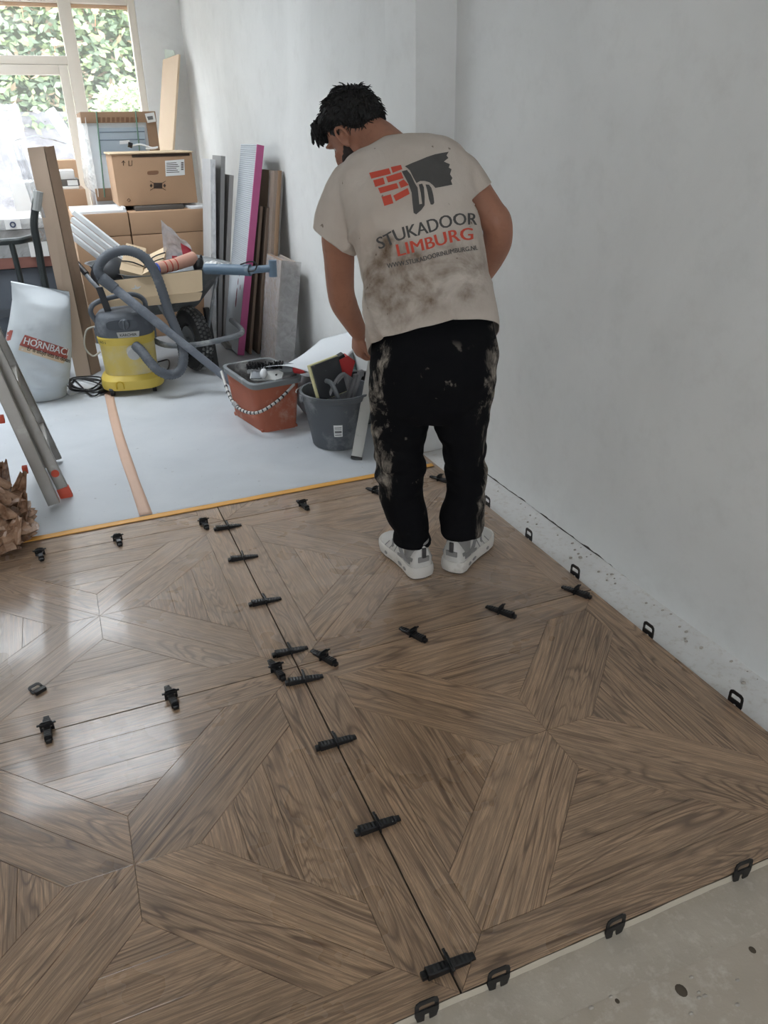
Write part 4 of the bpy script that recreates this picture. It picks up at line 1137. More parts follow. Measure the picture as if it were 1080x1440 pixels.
# coil of grey cable / strap loops
M_STRAP = pm('dusty_grey_cable', (140, 140, 142), .8, var=.15, dust=.25)
co = thing('cable_coil', 'dusty grey cable looped in the bucket beside the foam float', 'cable', BC+V((.02,-.05,.1)))
for k in range(5):
    cc = gy(474+2.4*k, 540+1.5*k, 1.575+.018*k); lp = []
    for i in range(25):
        a = 2*PI*i/24; lp.append(cc+V((.055*math.cos(a)*.75+.03*math.sin(a), .02*math.cos(a), .075*math.sin(a)-.03)))
    obj('loop', MB().tube(lp[:-1], .0075, 8, closed=True), M_STRAP, co)
# trowel handles and sticks
for i, (pa, pb, r, lb) in enumerate((((497,556), (507,525), .010, 'grey plaster crusted stick poking up beside the leaning straightedge'), ((490,560), (500,530), .008, 'thin grey rod standing in the bucket next to the crusted stick'))):
    s0 = gy(pa[0], pa[1], 1.60); s1 = gy(pb[0], pb[1], 1.62); dn = BC+V((.03+.05*i, .0, .03))
    mb = MB().tube([dn, s0, s1], [r, r, r*1.2], 8); mb.box(s1, (r*3, r*2, .03), R3(.3, .2), .004)
    obj('tool_stick', mb, M_STRAP, None, label=lb, cat='stick')
# red suction tool with black clamp
red = thing('angle_tool', 'red angular hand tool with black clamp resting on the bucket', 'hand tool', gy(482, 535, 1.62))
Mx = frame(gy(483, 516, 1.66), gy(500, 510, 1.66)-gy(466, 520, 1.66), (0,0,1))
obj('housing', MB(Mx).prism([V(p) for p in ((-.065,.005,-.025), (-.03,.045,-.025), (.025,.055,-.025), (.055,.02,-.025), (.03,-.03,-.025), (.005,-.075,-.025), (-.04,-.03,-.025))], (0,0,.05)), M_RED, red, 20)
obj('clamp', MB(Mx).box((-.035, .047, 0), (.095, .02, .045), R3(.25), .004).box((-.085, .02, 0), (.03, .055, .03), R3(.3), .004), M_BLACK, red)
obj('bolt', MB(Mx).ell((.02, .02, -.027), ((.006,0,0), (0,.006,0), (0,0,.004)), 10, 6), M_BLACK, red)
# other buckets / bag behind
bucket('plaster_bucket', 'black plaster bucket standing behind the leaning straightedge', BC+V((.19, .25, 0)), .095, .12, .22, pm('black_dusty_plastic', (52, 54, 57), .6, dust=.25))
gb = MB(); g0 = gz(432, 590, ZF)+V((.06, .10, 0)); g0.z = ZF+.001
rings = []
for i in range(12):
    u = i/11; z = .21*u; rr = .085*(math.sin(min(1, u*2.2)*PI/2)*.5+.5)*(1-.45*max(0, u-.6)/.4)
    rings.append([g0+V((rr*math.cos(a)*(1+.12*nz((math.cos(a)*2, math.sin(a)*2, u*4))), rr*math.sin(a)*(1+.12*nz((math.cos(a)*2, math.sin(a)*2, u*4+9))), z)) for a in [2*PI*k/28 for k in range(28)]])
gb.loft(rings); obj('powder_bag', gb, pm('grey_bag_plastic', (138, 138, 140), .5, dust=.2), None, 60, label='slumped grey powder bag between the wash tub and mixing bucket', cat='bag')
# aluminium straightedge leaning on the bucket
s0 = gz(499, 647, ZF); s1 = gy(521, 522, 1.50)
ax = (s1-s0).normalized(); Mx = frame(s0+ax*.0+V((.012,.012,0)), ax, RT if False else V((1,-.35,0)))
sl = (s1-s0).length+.05
sedge = thing('straightedge', 'plaster smeared aluminium straightedge leaning on the bucket', 'straightedge', s0)
M_SE = pm('plaster_smeared_aluminium', (182, 182, 178), .5, .45, var=.12, scale=8, dust=.3, dustrgb=(96,96,96), dscale=9)
obj('bar', MB(Mx).box((sl/2, .0, .0), (sl, .050, .020), bev=.002), M_SE, sedge)
obj('end_cap', MB(Mx).box((.004, 0, 0), (.012, .053, .023), bev=.002), M_BLACK, sedge)
obj('hanging_hole', MB(Mx).tube([(.085+.011*math.cos(2*PI*k/20), .012*math.sin(2*PI*k/20), .0108) for k in range(20)], .0025, 6, closed=True), M_WHITEP, sedge)
# curled white sheet between tub and person, teal grey sack below it
ws = MB()
def wsfn(u, v):
    a = gy(356, 520, 2.05); b = gy(446, 528, 1.80); c0 = gy(523, 458, 1.84); e0 = gy(452, 477, 2.12)
    p = a.lerp(b, v).lerp(e0.lerp(c0, v), u); s_ = math.sin(u*PI)
    return p+V((0, 0, -.045*s_+.035*math.sin(v*PI)*(1-u)))
ws.sheet(wsfn, 24, 16)
obj('curled_sheet', ws, pm('white_sheet', (222, 226, 230), .5, var=.02), None, 70, label='large white plastic sheet curling up from the wash tub', cat='sheet', solid=.002)
sk = MB(); k0 = gy(474, 520, 2.2); rings = []
for i in range(10):
    u = i/9; z = .002+.27*u; ra = (.14, .10)
    rings.append([V((k0.x+ra[0]*math.cos(a)*(1-.35*u*u)*(1+.10*nz((math.cos(a), math.sin(a), u*3), 2)), 2.2+ra[1]*math.sin(a)*(1-.45*u*u), ZF+z)) for a in [2*PI*k/26 for k in range(26)]])
sk.loft(rings); sack = thing('tile_adhesive_sack', 'grey and teal adhesive sack lying under the curled white sheet', 'sack', (k0.x, 2.2, ZF))
obj('sack', sk, pm('grey_sack_paper', (150, 154, 154), .7, var=.1), sack, 60)
obj('teal_band', MB().loft([[p+(p-V((k0.x, 2.2, p.z))).normalized()*.003 for p in rings[i]] for i in (6, 7)], caps=False), pm('teal_print', (128, 168, 166), .7), sack, 60)

# ================================================================== VACUUM CLEANER
VC = V((-.125, 2.99, ZF))
M_YEL = pm('dusty_yellow_plastic', (212, 190, 104), .65, var=.06, scale=6, dust=.8, dustrgb=(206,194,154), dscale=4); M_VGR = pm('dusty_grey_plastic', (88, 93, 100), .6, var=.12, dust=.35, dustrgb=(138,142,148), dscale=5)
M_YEL2 = pm('clean_yellow_plastic', (214, 188, 84), .5, var=.05)
vac = thing('vacuum_cleaner', 'yellow and grey wet and dry vacuum cleaner on castors', 'vacuum cleaner', VC)
vr = -.15
Mv = Matrix.Translation(VC) @ Matrix.Rotation(vr, 4, 'Z')
obj('tank', MB(Mv).lathe([(.02, .06), (.142, .06), (.146, .075), (.150, .18), (.153, .30), (.156, .325), (.150, .335), (.02, .335)], n=48, caps=True, sq=2.8), M_YEL, vac, 35)
obj('base_skirt', MB(Mv).lathe([(.10, .035), (.176, .032), (.180, .05), (.176, .085), (.158, .105), (.148, .112), (.10, .112)], n=48, caps=True, sq=3.0), M_YEL2, vac, 35)
obj('tank_band', MB(Mv).lathe([(.150, .285), (.157, .288), (.161, .325), (.154, .338)], n=48, sq=2.8), M_YEL2, vac, 35)
hd = obj('motor_head', MB(Mv).lathe([(.10, .325), (.156, .326), (.161, .345), (.160, .395), (.152, .435), (.130, .458), (.08, .466), (.01, .468)], n=48, caps=True, sq=2.7), M_VGR, vac, 40)
# front details in a frame facing the camera (local -y)
obj('control_panel', MB(Mv).prism([V((.085*math.copysign(abs(math.cos(a))**.6, math.cos(a)), -.150, .405+.028*math.copysign(abs(math.sin(a))**.6, math.sin(a)))) for a in [2*PI*k/28 for k in range(28)]], (0, -.012, 0)), pm('panel_grey', (74, 79, 86), .6, dust=.25), hd, 35)
obj('rotary_knob', MB(Mv).tube([(.012, -.158, .408), (.012, -.178, .408)], [.030, .026], 20).box((.012, -.182, .408), (.010, .012, .05), bev=.003), M_VGR, hd)
pl_ = obj('name_plate', MB(Mv).prism([V((-.03, -.164, .335)), V((.082, -.164, .335)), V((.088, -.164, .366)), V((-.036, -.164, .366))], (0, -.004, 0)), pm('name_plate_grey', (170, 170, 166), .5), hd, 20)
flat_text('name_lettering', 'KÄRCHER', Mv @ V((-.020, -.1685, .343)), Mv.to_3x3() @ V((1,0,0)), (0,0,1), .092, M_BLACK, pl_, .02, .017)
flat_text('side_lettering', 'WD 5', Mv @ V((-.138, -.137, .308)), Mv.to_3x3() @ V((.72,-.69,0)), (0,0,1), .05, M_BLACK, vac, .02, .012)
obj('carry_handle', MB(Mv).tube(spline([(-.140, -.05, .40), (-.165, -.06, .47), (-.130, -.05, .515), (-.02, .0, .535), (.075, .05, .53), (.125, .07, .49), (.125, .07, .43)], 7), [.014]*43, 10), M_VGR, hd)
obj('accessory_nozzle', MB(Mv).hexa([(-.085,-.06,.44), (-.05,-.06,.44), (-.05,-.035,.44), (-.085,-.035,.44), (-.115,-.065,.60), (-.080,-.065,.60), (-.080,-.045,.60), (-.115,-.045,.60)]), pm('black_nozzle', (44, 46, 50), .6), vac, 20)
obj('hose_port', MB(Mv).tube([(.038, -.145, .25), (.042, -.185, .243)], [.040, .036], 20), pm('pale_grey_port', (186, 186, 184), .5), vac, 30)
obj('latch', MB(Mv).box((-.158, -.02, .33), (.02, .05, .09), bev=.005), M_VGR, hd); obj('latch', MB(Mv).box((.158, .02, .33), (.02, .05, .09), bev=.005), M_VGR, hd)
obj('notch', MB(Mv).tube(spline([(-.085, -.176, .045), (-.085, -.178, .075), (-.065, -.178, .088), (-.045, -.180, .075), (-.045, -.178, .045)], 4), .004, 6), pm('mustard_shade_plastic', (196, 164, 40), .6), vac)
for x, y in ((-.115, -.145), (.12, -.125), (-.12, .12), (.12, .12)):
    cst = obj('castor', MB(Mv).tube([(x-.011, y, .022), (x+.011, y, .022)], .0215, 16), M_RUBBER, vac); obj('castor_bracket', MB(Mv).box((x, y, .040), (.034, .034, .012), bev=.004), M_VGR, cst)
hs_px = [(190,486,2.815), (199,494,2.77), (210,508,2.73), (224,522,2.70), (240,527,2.70), (253,521,2.71), (258,505,2.73), (255,484,2.76), (247,462,2.79), (238,440,2.82), (230,415,2.84), (221,390,2.86), (210,370,2.88), (195,357,2.90), (176,352,2.92), (157,356,2.93), (143,367,2.93), (138,380,2.92), (143,391,2.91)]
hpath = spline([gy(*q) for q in hs_px], 10)
hose = obj('suction_hose', MB().tube(hpath, [.0265+(.0022 if i % 2 else -.0008) for i in range(len(hpath))], 14), M_VGR, vac, 80)
e0 = hpath[-1]; w0 = gz(336, 546, .035)
obj('hose_cuff', MB().tube([e0, e0+(w0-e0).normalized()*.09], [.034, .031], 14), M_VGR, hose, 40)
obj('suction_wand', MB().tube([e0+(w0-e0).normalized()*.08, e0.lerp(w0, .45), e0.lerp(w0, .46), w0], [.026, .026, .0225, .0225], 14), pm('dusty_wand', (112, 118, 128), .55, dust=.4, dustrgb=(150,156,164)), hose, 40)
cb = spline([Mv @ V(p) for p in ((-.15, .02, .37), (-.21, -.02, .36), (-.235, -.03, .27), (-.20, -.04, .215), (-.155, -.03, .235))], 8)
obj('cable_loop', MB().tube(cb, .0055, 8), pm('dusty_cable_white', (178, 172, 160), .7), vac)
# cable heap on the floor in front of the cardboard post
cab = thing('power_cable', 'tangled black power cable with plug lying by the vacuum cleaner', 'cable', gz(130, 545, ZF))
pts = [gz(168, 520, .05)]
rnd = random.Random(11)
for i in range(26):
    a = i*1.15; pts.append(gz(122+rnd.uniform(-8, 8)+24*math.cos(a), 540+rnd.uniform(-3, 3)+9*math.sin(a), ZF+.008+.016*rnd.random()))
pts += [gz(128, 556, ZF+.008), gz(142, 551, ZF+.012)]
obj('cord', MB().tube(spline(pts, 7), .0048, 7), M_BLACK, cab)
obj('plug', MB().tube([gz(140, 552, ZF+.018), gz(148, 548, ZF+.02), gz(153, 545, ZF+.02)], [.012, .018, .014], 10), M_BLACK, cab)
c2 = [gz(*q, ZF+.008) for q in ((222,509), (236,506), (238,514), (232,523), (214,528))]
obj('extension_lead', MB().tube(spline(c2, 8), .0048, 7), M_BLACK, None, label='short black cord curling on the floor behind the hose', cat='cord')
bp = [gz(84, 545, ZF), gz(98, 557, ZF), gz(158, 536, ZF), gz(118, 531, ZF)]
obj('white_board', MB().prism(bp, (0,0,.006)), M_WHITEPVC, None, 0, label='thin white panel lying flat under the black cable', cat='panel')

# ================================================================== WHEELBARROW
WB = V((.285, 3.2, ZF)); wd_ = V((.30, -.954, 0)).normalized(); Mw = frame(WB, wd_, V((-wd_.y, wd_.x, 0)))
wb = thing('wheelbarrow', 'grey steel wheelbarrow with black treaded tyre loaded with rubbish', 'wheelbarrow', WB)
def wrect(xa, xb, yh, z, z2=None): return rrect((xa, -yh, z), (xb, -yh, z if z2 is None else z2), (xb, yh, z if z2 is None else z2), (xa, yh, z), .22)
M_TRAY = pm('dull_grey_tray', (112, 116, 118), .5, .2, var=.12, dust=.3, dustrgb=(160,160,158))
tray = MB(Mw).loft([wrect(-.64, -.24, .17, .33), wrect(-.68, -.20, .20, .36), wrect(-.80, .04, .345, .62), wrect(-.815, .055, .36, .622), wrect(-.795, .035, .34, .612), wrect(-.67, -.21, .19, .37)])
obj('tray', tray, M_TRAY, wb, 35)
wh = obj('wheel', MB(Mw).loft([[V(((.142+.058*math.cos(b))*math.cos(a), .046*math.sin(b), .200+(.142+.058*math.cos(b))*math.sin(a))) for b in [2*PI*j/14 for j in range(14)]] for a in [2*PI*k/40 for k in range(40)]], closed=True), M_RUBBER, wb, 60, label='black pneumatic tyre with block tread')
trd = MB(Mw)
for k in range(44):
    a = 2*PI*k/44
    for j, yy in enumerate((-.030, -.0115, .0115, .030)):
        aa = a+(PI/44 if j % 2 else 0); bb = math.asin(yy/.046); rr = .142+.058*math.cos(bb)
        Rm = Matrix.Rotation(-aa, 3, 'Y') @ Matrix.Rotation(bb*.9, 3, 'Z')
        trd.box((rr*math.cos(aa), yy, .200+rr*math.sin(aa)), (.008, .013, .016), Rm)
obj('tread', trd, pm('dusty_tread', (66, 65, 64), .85, dust=.3), wh, 0)['kind'] = 'stuff'
obj('rim', MB(Mw).tube([(0,-.035,.2), (0,.035,.2)], .085, 24).tube([(0,-.055,.2), (0,.055,.2)], .022, 12), M_GREYMET, wh)
for s_ in (-1, 1):
    obj('frame_tube', MB(Mw).tube(spline([(-.92, s_*.30, .56), (-.70, s_*.25, .42), (-.30, s_*.13, .315), (.02, s_*.085, .20)], 6), .016, 10), M_GREYMET, wb)
    obj('strut', MB(Mw).tube([(.02, s_*.085, .2), (-.02, s_*.17, .40), (-.05, s_*.24, .55)], .010, 8), M_GREYMET, wb)
    obj('leg', MB(Mw).tube(spline([(-.42, s_*.19, .36), (-.62, s_*.24, .10), (-.66, s_*.25, .010), (-.74, s_*.25, .010), (-.82, s_*.22, .36)], 6), .014, 8), M_GREYMET, wb)
    obj('grip', MB(Mw).tube([(-.97, s_*.31, .595), (-.87, s_*.29, .53)], .020, 10), M_BLACK, wb)
obj('nose_guard', MB(Mw).tube(spline([(-.02, -.28, .255), (.16, -.26, .235), (.235, -.12, .225), (.24, .05, .225), (.20, .24, .235), (-.02, .29, .27)], 7), .0165, 10), M_GREYMET, wb)
obj('front_foot', MB(Mw).hexa([(.0,.10,.0), (.05,.10,.0), (.05,.13,.0), (.0,.13,.0), (-.10,.14,.36), (-.07,.14,.36), (-.07,.17,.36), (-.10,.17,.36)]), M_BLACK, wb)
# cardboard lid hanging over the front rim
lid = thing('flattened_carton', 'pale flattened cardboard lid hung over the front of the wheelbarrow', 'cardboard', gy(212, 420, 3.12))
lq = [gy(139, 397, 3.10), gy(284, 379, 3.10), gy(285, 410, 3.07), gy(143, 424, 3.07), gy(147, 436, 3.065), gy(281, 423, 3.065)]
nrm = (lq[1]-lq[0]).cross(lq[3]-lq[0]).normalized(); nrm = nrm if nrm.y > 0 else -nrm
obj('panel', MB().prism(rrect(lq[0], lq[1], lq[2], lq[3], .06, 3), nrm*.006), M_CARD2, lid, 20)
obj('flap', MB().prism(rrect(lq[3]+V((0,-.002,0)), lq[2]+V((0,-.002,0)), lq[5], lq[4], .12, 3), nrm*.006), M_CARD2, lid, 20)
obj('print_mark', MB().prism([gy(192+8*math.cos(a)*(1 if k % 2 else .4), 406+6*math.sin(a)*(1 if k % 2 else .4), 3.084) for k, a in enumerate([2*PI*j/10 for j in range(10)])], nrm*.002), M_WHITEP, lid, 0)
# load of the barrow
def pack_prism(name, label, cat, quad, ext, mat, **k): return obj(name, MB().prism(quad, ext), mat, None, 20, label=label, cat=cat, **k)
bagm = pm('dark_rubble_sack', (52, 54, 58), .45, var=.2, dust=.2)
rb_ = MB(); c0 = gy(156, 386, 3.32); rings = []
for i in range(10):
    u = i/9; rings.append([c0+V((.11*math.sin(.3+u*2.4)*math.cos(a)*(1+.2*nz((math.cos(a)*2, math.sin(a)*2, u*3))), .10*math.sin(.3+u*2.4)*math.sin(a), -.10+.2*u)) for a in [2*PI*k/22 for k in range(22)]])
rb_.loft(rings); obj('rubbish_bag', rb_, bagm, None, 60, label='dark crumpled rubbish bag at the hose bend in the wheelbarrow', cat='bag')
for i, (a, b, tq, mt, nm, lb) in enumerate((((168,379), (200,387), (190,345), M_CARD2, 'cardboard_piece', 'torn pale cardboard piece with strapping lying in the wheelbarrow'), ((200,386), (228,372), (222,352), M_CARD2, 'cardboard_sleeve', 'folded cardboard sleeve leaning on the torn cardboard'))):
    A_, B_, T_ = gy(a[0], a[1], 3.22), gy(b[0], b[1], 3.22), gy(tq[0], tq[1], 3.42)
    th = thing(nm, lb, 'cardboard', A_)
    obj('panel', MB().prism([A_, B_, T_+(B_-A_)*.5, T_-(B_-A_)*.4], (0,.02,-.05)), mt, th, 20)
    ln = (T_-A_).length
    for u in (.3, .6): obj('strap', MB().tube(spline([A_.lerp(T_-(B_-A_)*.4, u)+V((0,-.004,.004)), A_.lerp(T_, u).lerp(B_.lerp(T_, u), .5)+V((0,-.006,.012)), B_.lerp(T_+(B_-A_)*.5, u)+V((0,-.004,.004))], 5), .004, 6), M_BLACK, th)
ro = thing('paper_roll', 'rolled pink brown paper with a blue core end in the wheelbarrow', 'roll', gy(240, 378, 3.16))
ra_, rb2, rc2 = gy(221, 378, 3.14), gy(246, 372, 3.20), gy(272, 363, 3.28)
obj('roll', MB().tube([ra_, rb2, rc2], [.036, .036, .040], 18), pm('pink_kraft_paper', (196, 150, 132), .7, var=.08), ro)
obj('core', MB().tube([ra_-(rb2-ra_).normalized()*.006, ra_+(rb2-ra_)*.04], .034, 18), pm('blue_core', (72, 100, 190), .6), ro)
obj('core_hole', MB().tube([ra_-(rb2-ra_).normalized()*.008, ra_], .018, 14), pm('dark_core_hole', (40, 46, 70), .8), ro)
for u in (.35, .65, .95):
    q = ra_.lerp(rb2, u); dd = (rb2-ra_).normalized(); obj('red_stripe', MB().tube([q, q+dd*.008], .0368, 18), pm('red_stripe_print', (176, 70, 56), .7), ro)
pb_ = thing('plastic_bag', 'clear plastic bag with red print sticking up from the wheelbarrow', 'bag', gy(250, 370, 3.34))
def pbf(u, v):
    a, b, c0, e0 = gy(232, 372, 3.34), gy(276, 368, 3.38), gy(268, 346, 3.40), gy(226, 309, 3.36)
    p = a.lerp(b, u).lerp(e0.lerp(c0, u), v); return p+V((0, .03*math.sin(u*PI)*(1-v)+.02*nz((u*5, v*5, 0)), .02*nz((u*4, v*6, 3))))
obj('film', MB().sheet(pbf, 14, 14), film_mat('milky_bag_film', (214, 212, 216), .75, .3), pb_, 60)
def pbr(u, v): return pbf(.62+.33*u, .28+.45*v)+V((0,-.004,0))
obj('red_print', MB().sheet(pbr, 5, 5), pm('magenta_red_print', (196, 66, 82), .5), pb_, 60)
def pbr2(u, v): return pbf(.25+.18*u, .05+.2*v)+V((0,-.004,0))
obj('red_print', MB().sheet(pbr2, 4, 4), pm('magenta_red_print', (196, 66, 82), .5), pb_, 60)
obj('black_glove', MB().ell(gy(279, 372, 3.26), ((.035,0,.01), (0,.03,0), (0,0,.04)), 12, 8).ell(gy(283, 366, 3.27), ((.012,0,.006), (0,.012,0), (0,0,.035)), 8, 6), M_BLACK, None, 60, label='black work glove stuffed in beside the plastic bag', cat='glove')
obj('crumpled_paper', MB().sheet(lambda u, v: gy(288+26*u, 384-18*v*(1-.5*abs(u-.45)), 3.24+.08*v)+V((0, .02*nz((u*6, v*6, 0)), .015*nz((u*5, v*5, 4)))), 8, 8), M_WHITEP, None, 0, label='crumpled white paper behind the blue grey tube', cat='paper', solid=.002)
tu = thing('extension_tube', 'blue grey tube with a T shaped end laid across the wheelbarrow', 'tube', gy(330, 380, 3.12))
ta, tb_, tc_ = gy(289, 378, 3.05), gy(352, 380, 2.86), gy(382, 377, 2.78)
M_BLG = pm('blue_grey_plastic', (96, 116, 134), .5, var=.1, dust=.2); obj('outer_tube', MB().tube([ta, tb_], .031, 16), M_BLG, tu); obj('inner_tube', MB().tube([tb_, tc_], .021, 14), M_BLG, tu)
obj('end_piece', MB().tube([gy(383, 366, 2.78), gy(384, 389, 2.78)], .024, 14), M_BLG, tu); obj('collar', MB().tube([tb_+(tb_-ta).normalized()*-.03, tb_], .034, 16), M_BLG, tu)
obj('wire', MB().tube(spline([gy(338, 372, 2.87), gy(352, 368, 2.84), gy(361, 371, 2.81), gy(358, 380, 2.81), gy(349, 382, 2.82)], 6), .004, 6), M_BLACK, tu)

# ================================================================== BOARDS LEANING ON THE FAR RIGHT WALL
def lean(name, label, cat, topn, botn, yn, yf, th_, mat, ztop=None, edge=None, parts=None, zmin=ZF):
    """slab leaning towards the wall: near face edge through two photo points at depth yn, running back to yf"""
    T_ = gy(*topn, yn); B_ = gy(*botn, yn); ax = (T_-B_).normalized()
    B_ = B_+ax*((zmin-B_.z)/ax.z)
    ext = V((0, yf-yn, 0)); tk = V((ax.z, 0, -ax.x)).normalized()*th_
    lift = V((0,0, max(0, -tk.z)))
    q = [B_+lift, B_+tk+lift, B_+tk+ext+lift, B_+ext+lift, T_, T_+tk, T_+tk+ext, T_+ext]
    th = thing(name, label, cat, B_+ext/2)
    obj('panel', MB().hexa(q), mat, th, 0)
    return th, q
def rib_mat():
    t = NT('ribbed_foam_board'); wv = t.n('ShaderNodeTexWave'); wv.bands_direction = 'Z'; wv.inputs['Scale'].default_value = 26; t.l(t.tc.outputs['Object'], wv.inputs['Vector'])
    sx = t.n('ShaderNodeSeparateXYZ'); t.l(t.tc.outputs['Object'], sx.inputs[0]); m_ = t.ramp(sx.outputs[2], .52, .60)
    f = t.math('MULTIPLY', wv.outputs['Color'], m_)
    t.set(t.mix(t.math('MULTIPLY', f, .5), srgb((188, 193, 198)), srgb((132, 138, 146))), .7); t.bump(f, .5, .004); return t.m
pk, q = lean('insulation_board', 'tall ribbed grey insulation board with a bright pink edge', 'board', (361,203), (334,500), 3.43, 3.86, .045, rib_mat())
e_ = .010
pkm = pm('pink_foam', (188, 92, 140), .6, var=.06)
ax_ = (q[4]-q[0]).normalized()
obj('pink_edge', MB().hexa([q[0]+V((0,-e_,0)), q[1]+V((0,-e_,0)), q[1], q[0], q[4]+V((0,-e_,0)), q[5]+V((0,-e_,0)), q[5], q[4]]), pkm, pk, 0)
for k, (px_, py_, s_) in enumerate(((335,396,.020), (338,404,.016), (333,412,.03), (332,424,.035), (337,386,.012))):
    c0 = gy(px_, py_, 3.6); 
    v = ray(px_, py_); n_ = (q[3]-q[0]).cross(q[4]-q[0]).normalized(); tt = (q[0]-CAM).dot(n_)/v.dot(n_); c0 = CAM+v*tt; n_ = n_ if n_.x < 0 else -n_
    obj('red_smear', MB().ell(c0+n_*.001, (V((0,s_*.45,0)), ax_*s_*1.2, n_*.001), 10, 6), pm('dark_red_smear', (120, 52, 66), .8), pk)
lean('grey_board', 'plain grey building board leaning behind the pink edged board', 'board', (311,219), (306,486), 3.90, 4.2, .028, pm('grey_board_face', (150, 148, 146), .7, var=.05))
lean('narrow_board', 'narrower grey board standing between the pink edged and grey boards', 'board', (323,246), (313,487), 3.90, 4.2, .028, pm('warm_grey_panel', (162, 158, 155), .7, var=.06))
fb_, q = lean('foil_wrapped_board', 'white board wrapped in crinkled foil at the back of the leaning stack', 'board', (296,224), (298,440), 3.88, 4.18, .03, pm('foil_core', (190, 190, 190), .6))
def crink(u, v):
    p = q[0].lerp(q[4], v).lerp(q[1].lerp(q[5], v), u); return p+V((0, -.012-.008*abs(nz((u*6, v*22, 0))), .0))
obj('crinkled_foil', MB().sheet(crink, 6, 40), film_mat('silver_crinkle', (226, 226, 226), .85, .25), fb_, 0)
M_CARDD = pm('dark_brown_board', (124, 106, 92), .85, var=.1, bump=.2)  # dark brown of the cardboard sheets and one panel pack
lean('cardboard_sheet', 'dark brown cardboard sheet standing right against the pink edge', 'cardboard', (366,290), (350,502), 3.43, 3.80, .018, M_CARDD)
lean('cardboard_sheet', 'dark brown cardboard sheet next to the plastic wrapped carton', 'cardboard', (376,292), (362,502), 3.41, 3.76, .016, M_CARDD)
tc, q = lean('tall_carton', 'tall cardboard carton wrapped in clear plastic leaning on the wall', 'carton', (386,240), (374,501), 3.35, 3.72, .045, M_CARD3)
cw_ = MB(); 
for k, (a, b) in enumerate(((q[0], q[4]),)):
    n_ = 10
cw_.loft([[q[0].lerp(q[4], u)+V((-.006,-.012-.006*math.sin(u*14),0)), q[1].lerp(q[5], u)+V((.010,-.014-.006*math.sin(u*14+1),0)), q[1].lerp(q[5], u)+V((.012,.10,0)), q[0].lerp(q[4], u)+V((-.008,.10,0))] for u in [i/30 for i in range(31)]], caps=False)
obj('clear_wrap', cw_, film_mat('clear_wrap_film', (206, 200, 194), .30, .2), tc, 0)
obj('folded_edge', MB().tube(spline([q[0].lerp(q[4], u)+V((.03,-.014+.004*math.sin(u*9),0)) for u in [i/10 for i in range(11)]], 3), .014, 8), M_CARD3, tc)
wp, q = lean('wrapped_tile_pack', 'plastic wrapped pack of boards leaning against the wall beside the tall carton', 'pack', (396,366), (386,515), 2.95, 3.28, .010, M_CARD3)
ax_ = (q[4]-q[0]); tkv = V((ax_.z, 0, -ax_.x)).normalized()
for k in range(5):
    o_ = tkv*(.012+.022*k); obj('board', MB().hexa([p+o_+V((0, .004*((k*7) % 3), 0)) for p in q[:4]]+[p+o_+V((0, .004*((k*7) % 3), -.012*((k*5) % 3))) for p in q[4:]]), pm('board_layer_%d' % (k % 2), (150+20*(k % 2), 140+18*(k % 2), 132+16*(k % 2)), .8), wp, 0)
def wrapf(u, v):
    if u < .75: p = q[3].lerp(q[0], u/.75).lerp(q[7].lerp(q[4], u/.75), v)+V((-.008,0,0))
    else: p = (q[0].lerp(q[4], v))+tkv*.125*((u-.75)/.25)+V((-.004,0,0))
    return p+V((-.003*abs(nz((u*9, v*9, 0))), -.010-.006*abs(nz((u*7, v*14, 5))), .004*nz((u*6, v*4, 2))))
obj('plastic_wrap', MB().sheet(wrapf, 20, 16), film_mat('wrinkled_wrap', (196, 194, 194), .55, .25), wp, 50)
for i, (pa, pb) in enumerate((((300,462), (322,490)), ((308,460), (328,486)), ((314,462), (324,472)))):
    a = gz(*pa, ZF+.012+.012*i); b = gz(*pb, ZF+.012+.012*i); dv = (b-a).normalized()
    Mx = frame(a, dv, V((-dv.y, dv.x, 0))); ln = (b-a).length
    obj('metal_profile', MB(Mx).box((ln/2, 0, 0), (ln, .045, .003)).box((ln/2, .021, .01), (ln, .003, .02)).box((ln/2, -.021, .01), (ln, .003, .02)), M_ALU, None, 0,
        label=('lowest grey metal channel profile lying on the floor behind the wheelbarrow', 'grey metal channel profile lying between the lowest profile and the offcut', 'short metal channel offcut lying on top of the other profiles')[i], cat='profile', group='metal profiles on the floor' if i < 2 else None)

# ================================================================== CARTONS
def carton(name, label, x0, x1, y0, y1, z0, z1, mat, rz=0, seam=True, flaps=False):
    c0 = V(((x0+x1)/2, (y0+y1)/2, z0)); th = thing(name, label, 'box', c0)
    Mx = Matrix.Translation(c0) @ Matrix.Rotation(rz, 4, 'Z')
    wx, wy, h = (x1-x0), (y1-y0), z1-z0
    obj('carton_body', MB(Mx).box((0, 0, h/2), (wx, wy, h), bev=.004), mat, th, 20)
    return th, Mx, wx, wy, h
YC = 4.26
xs0, xm, xs1 = gy(100,302,YC).x, gy(180,299,YC).x, gy(298,292,YC).x
TZ = gy(240,296,YC).z; SZ = gy(240,328,YC).z
tops = (.935, .93)
lay = (ZF, .375, .775)
BX = []
for k, (xa, xb, tz) in enumerate(((xs0, xm-.004, TZ), (xm+.004, xs1, TZ))):
    side = 'under the white shelf' if k == 0 else 'under the printed appliance carton'
    zz = [(ZF, .28), (.284, SZ), (SZ+.004, tz)]
    for j, (za, zb) in enumerate(zz):
        nm = ('lowest', 'middle', 'topmost')[j]
        th, Mx, wx, wy, h = carton('moving_carton', 'plain brown carton %s, %s of its stack' % (side, nm), xa, xb, YC, YC+.62, za, zb, M_CARD)
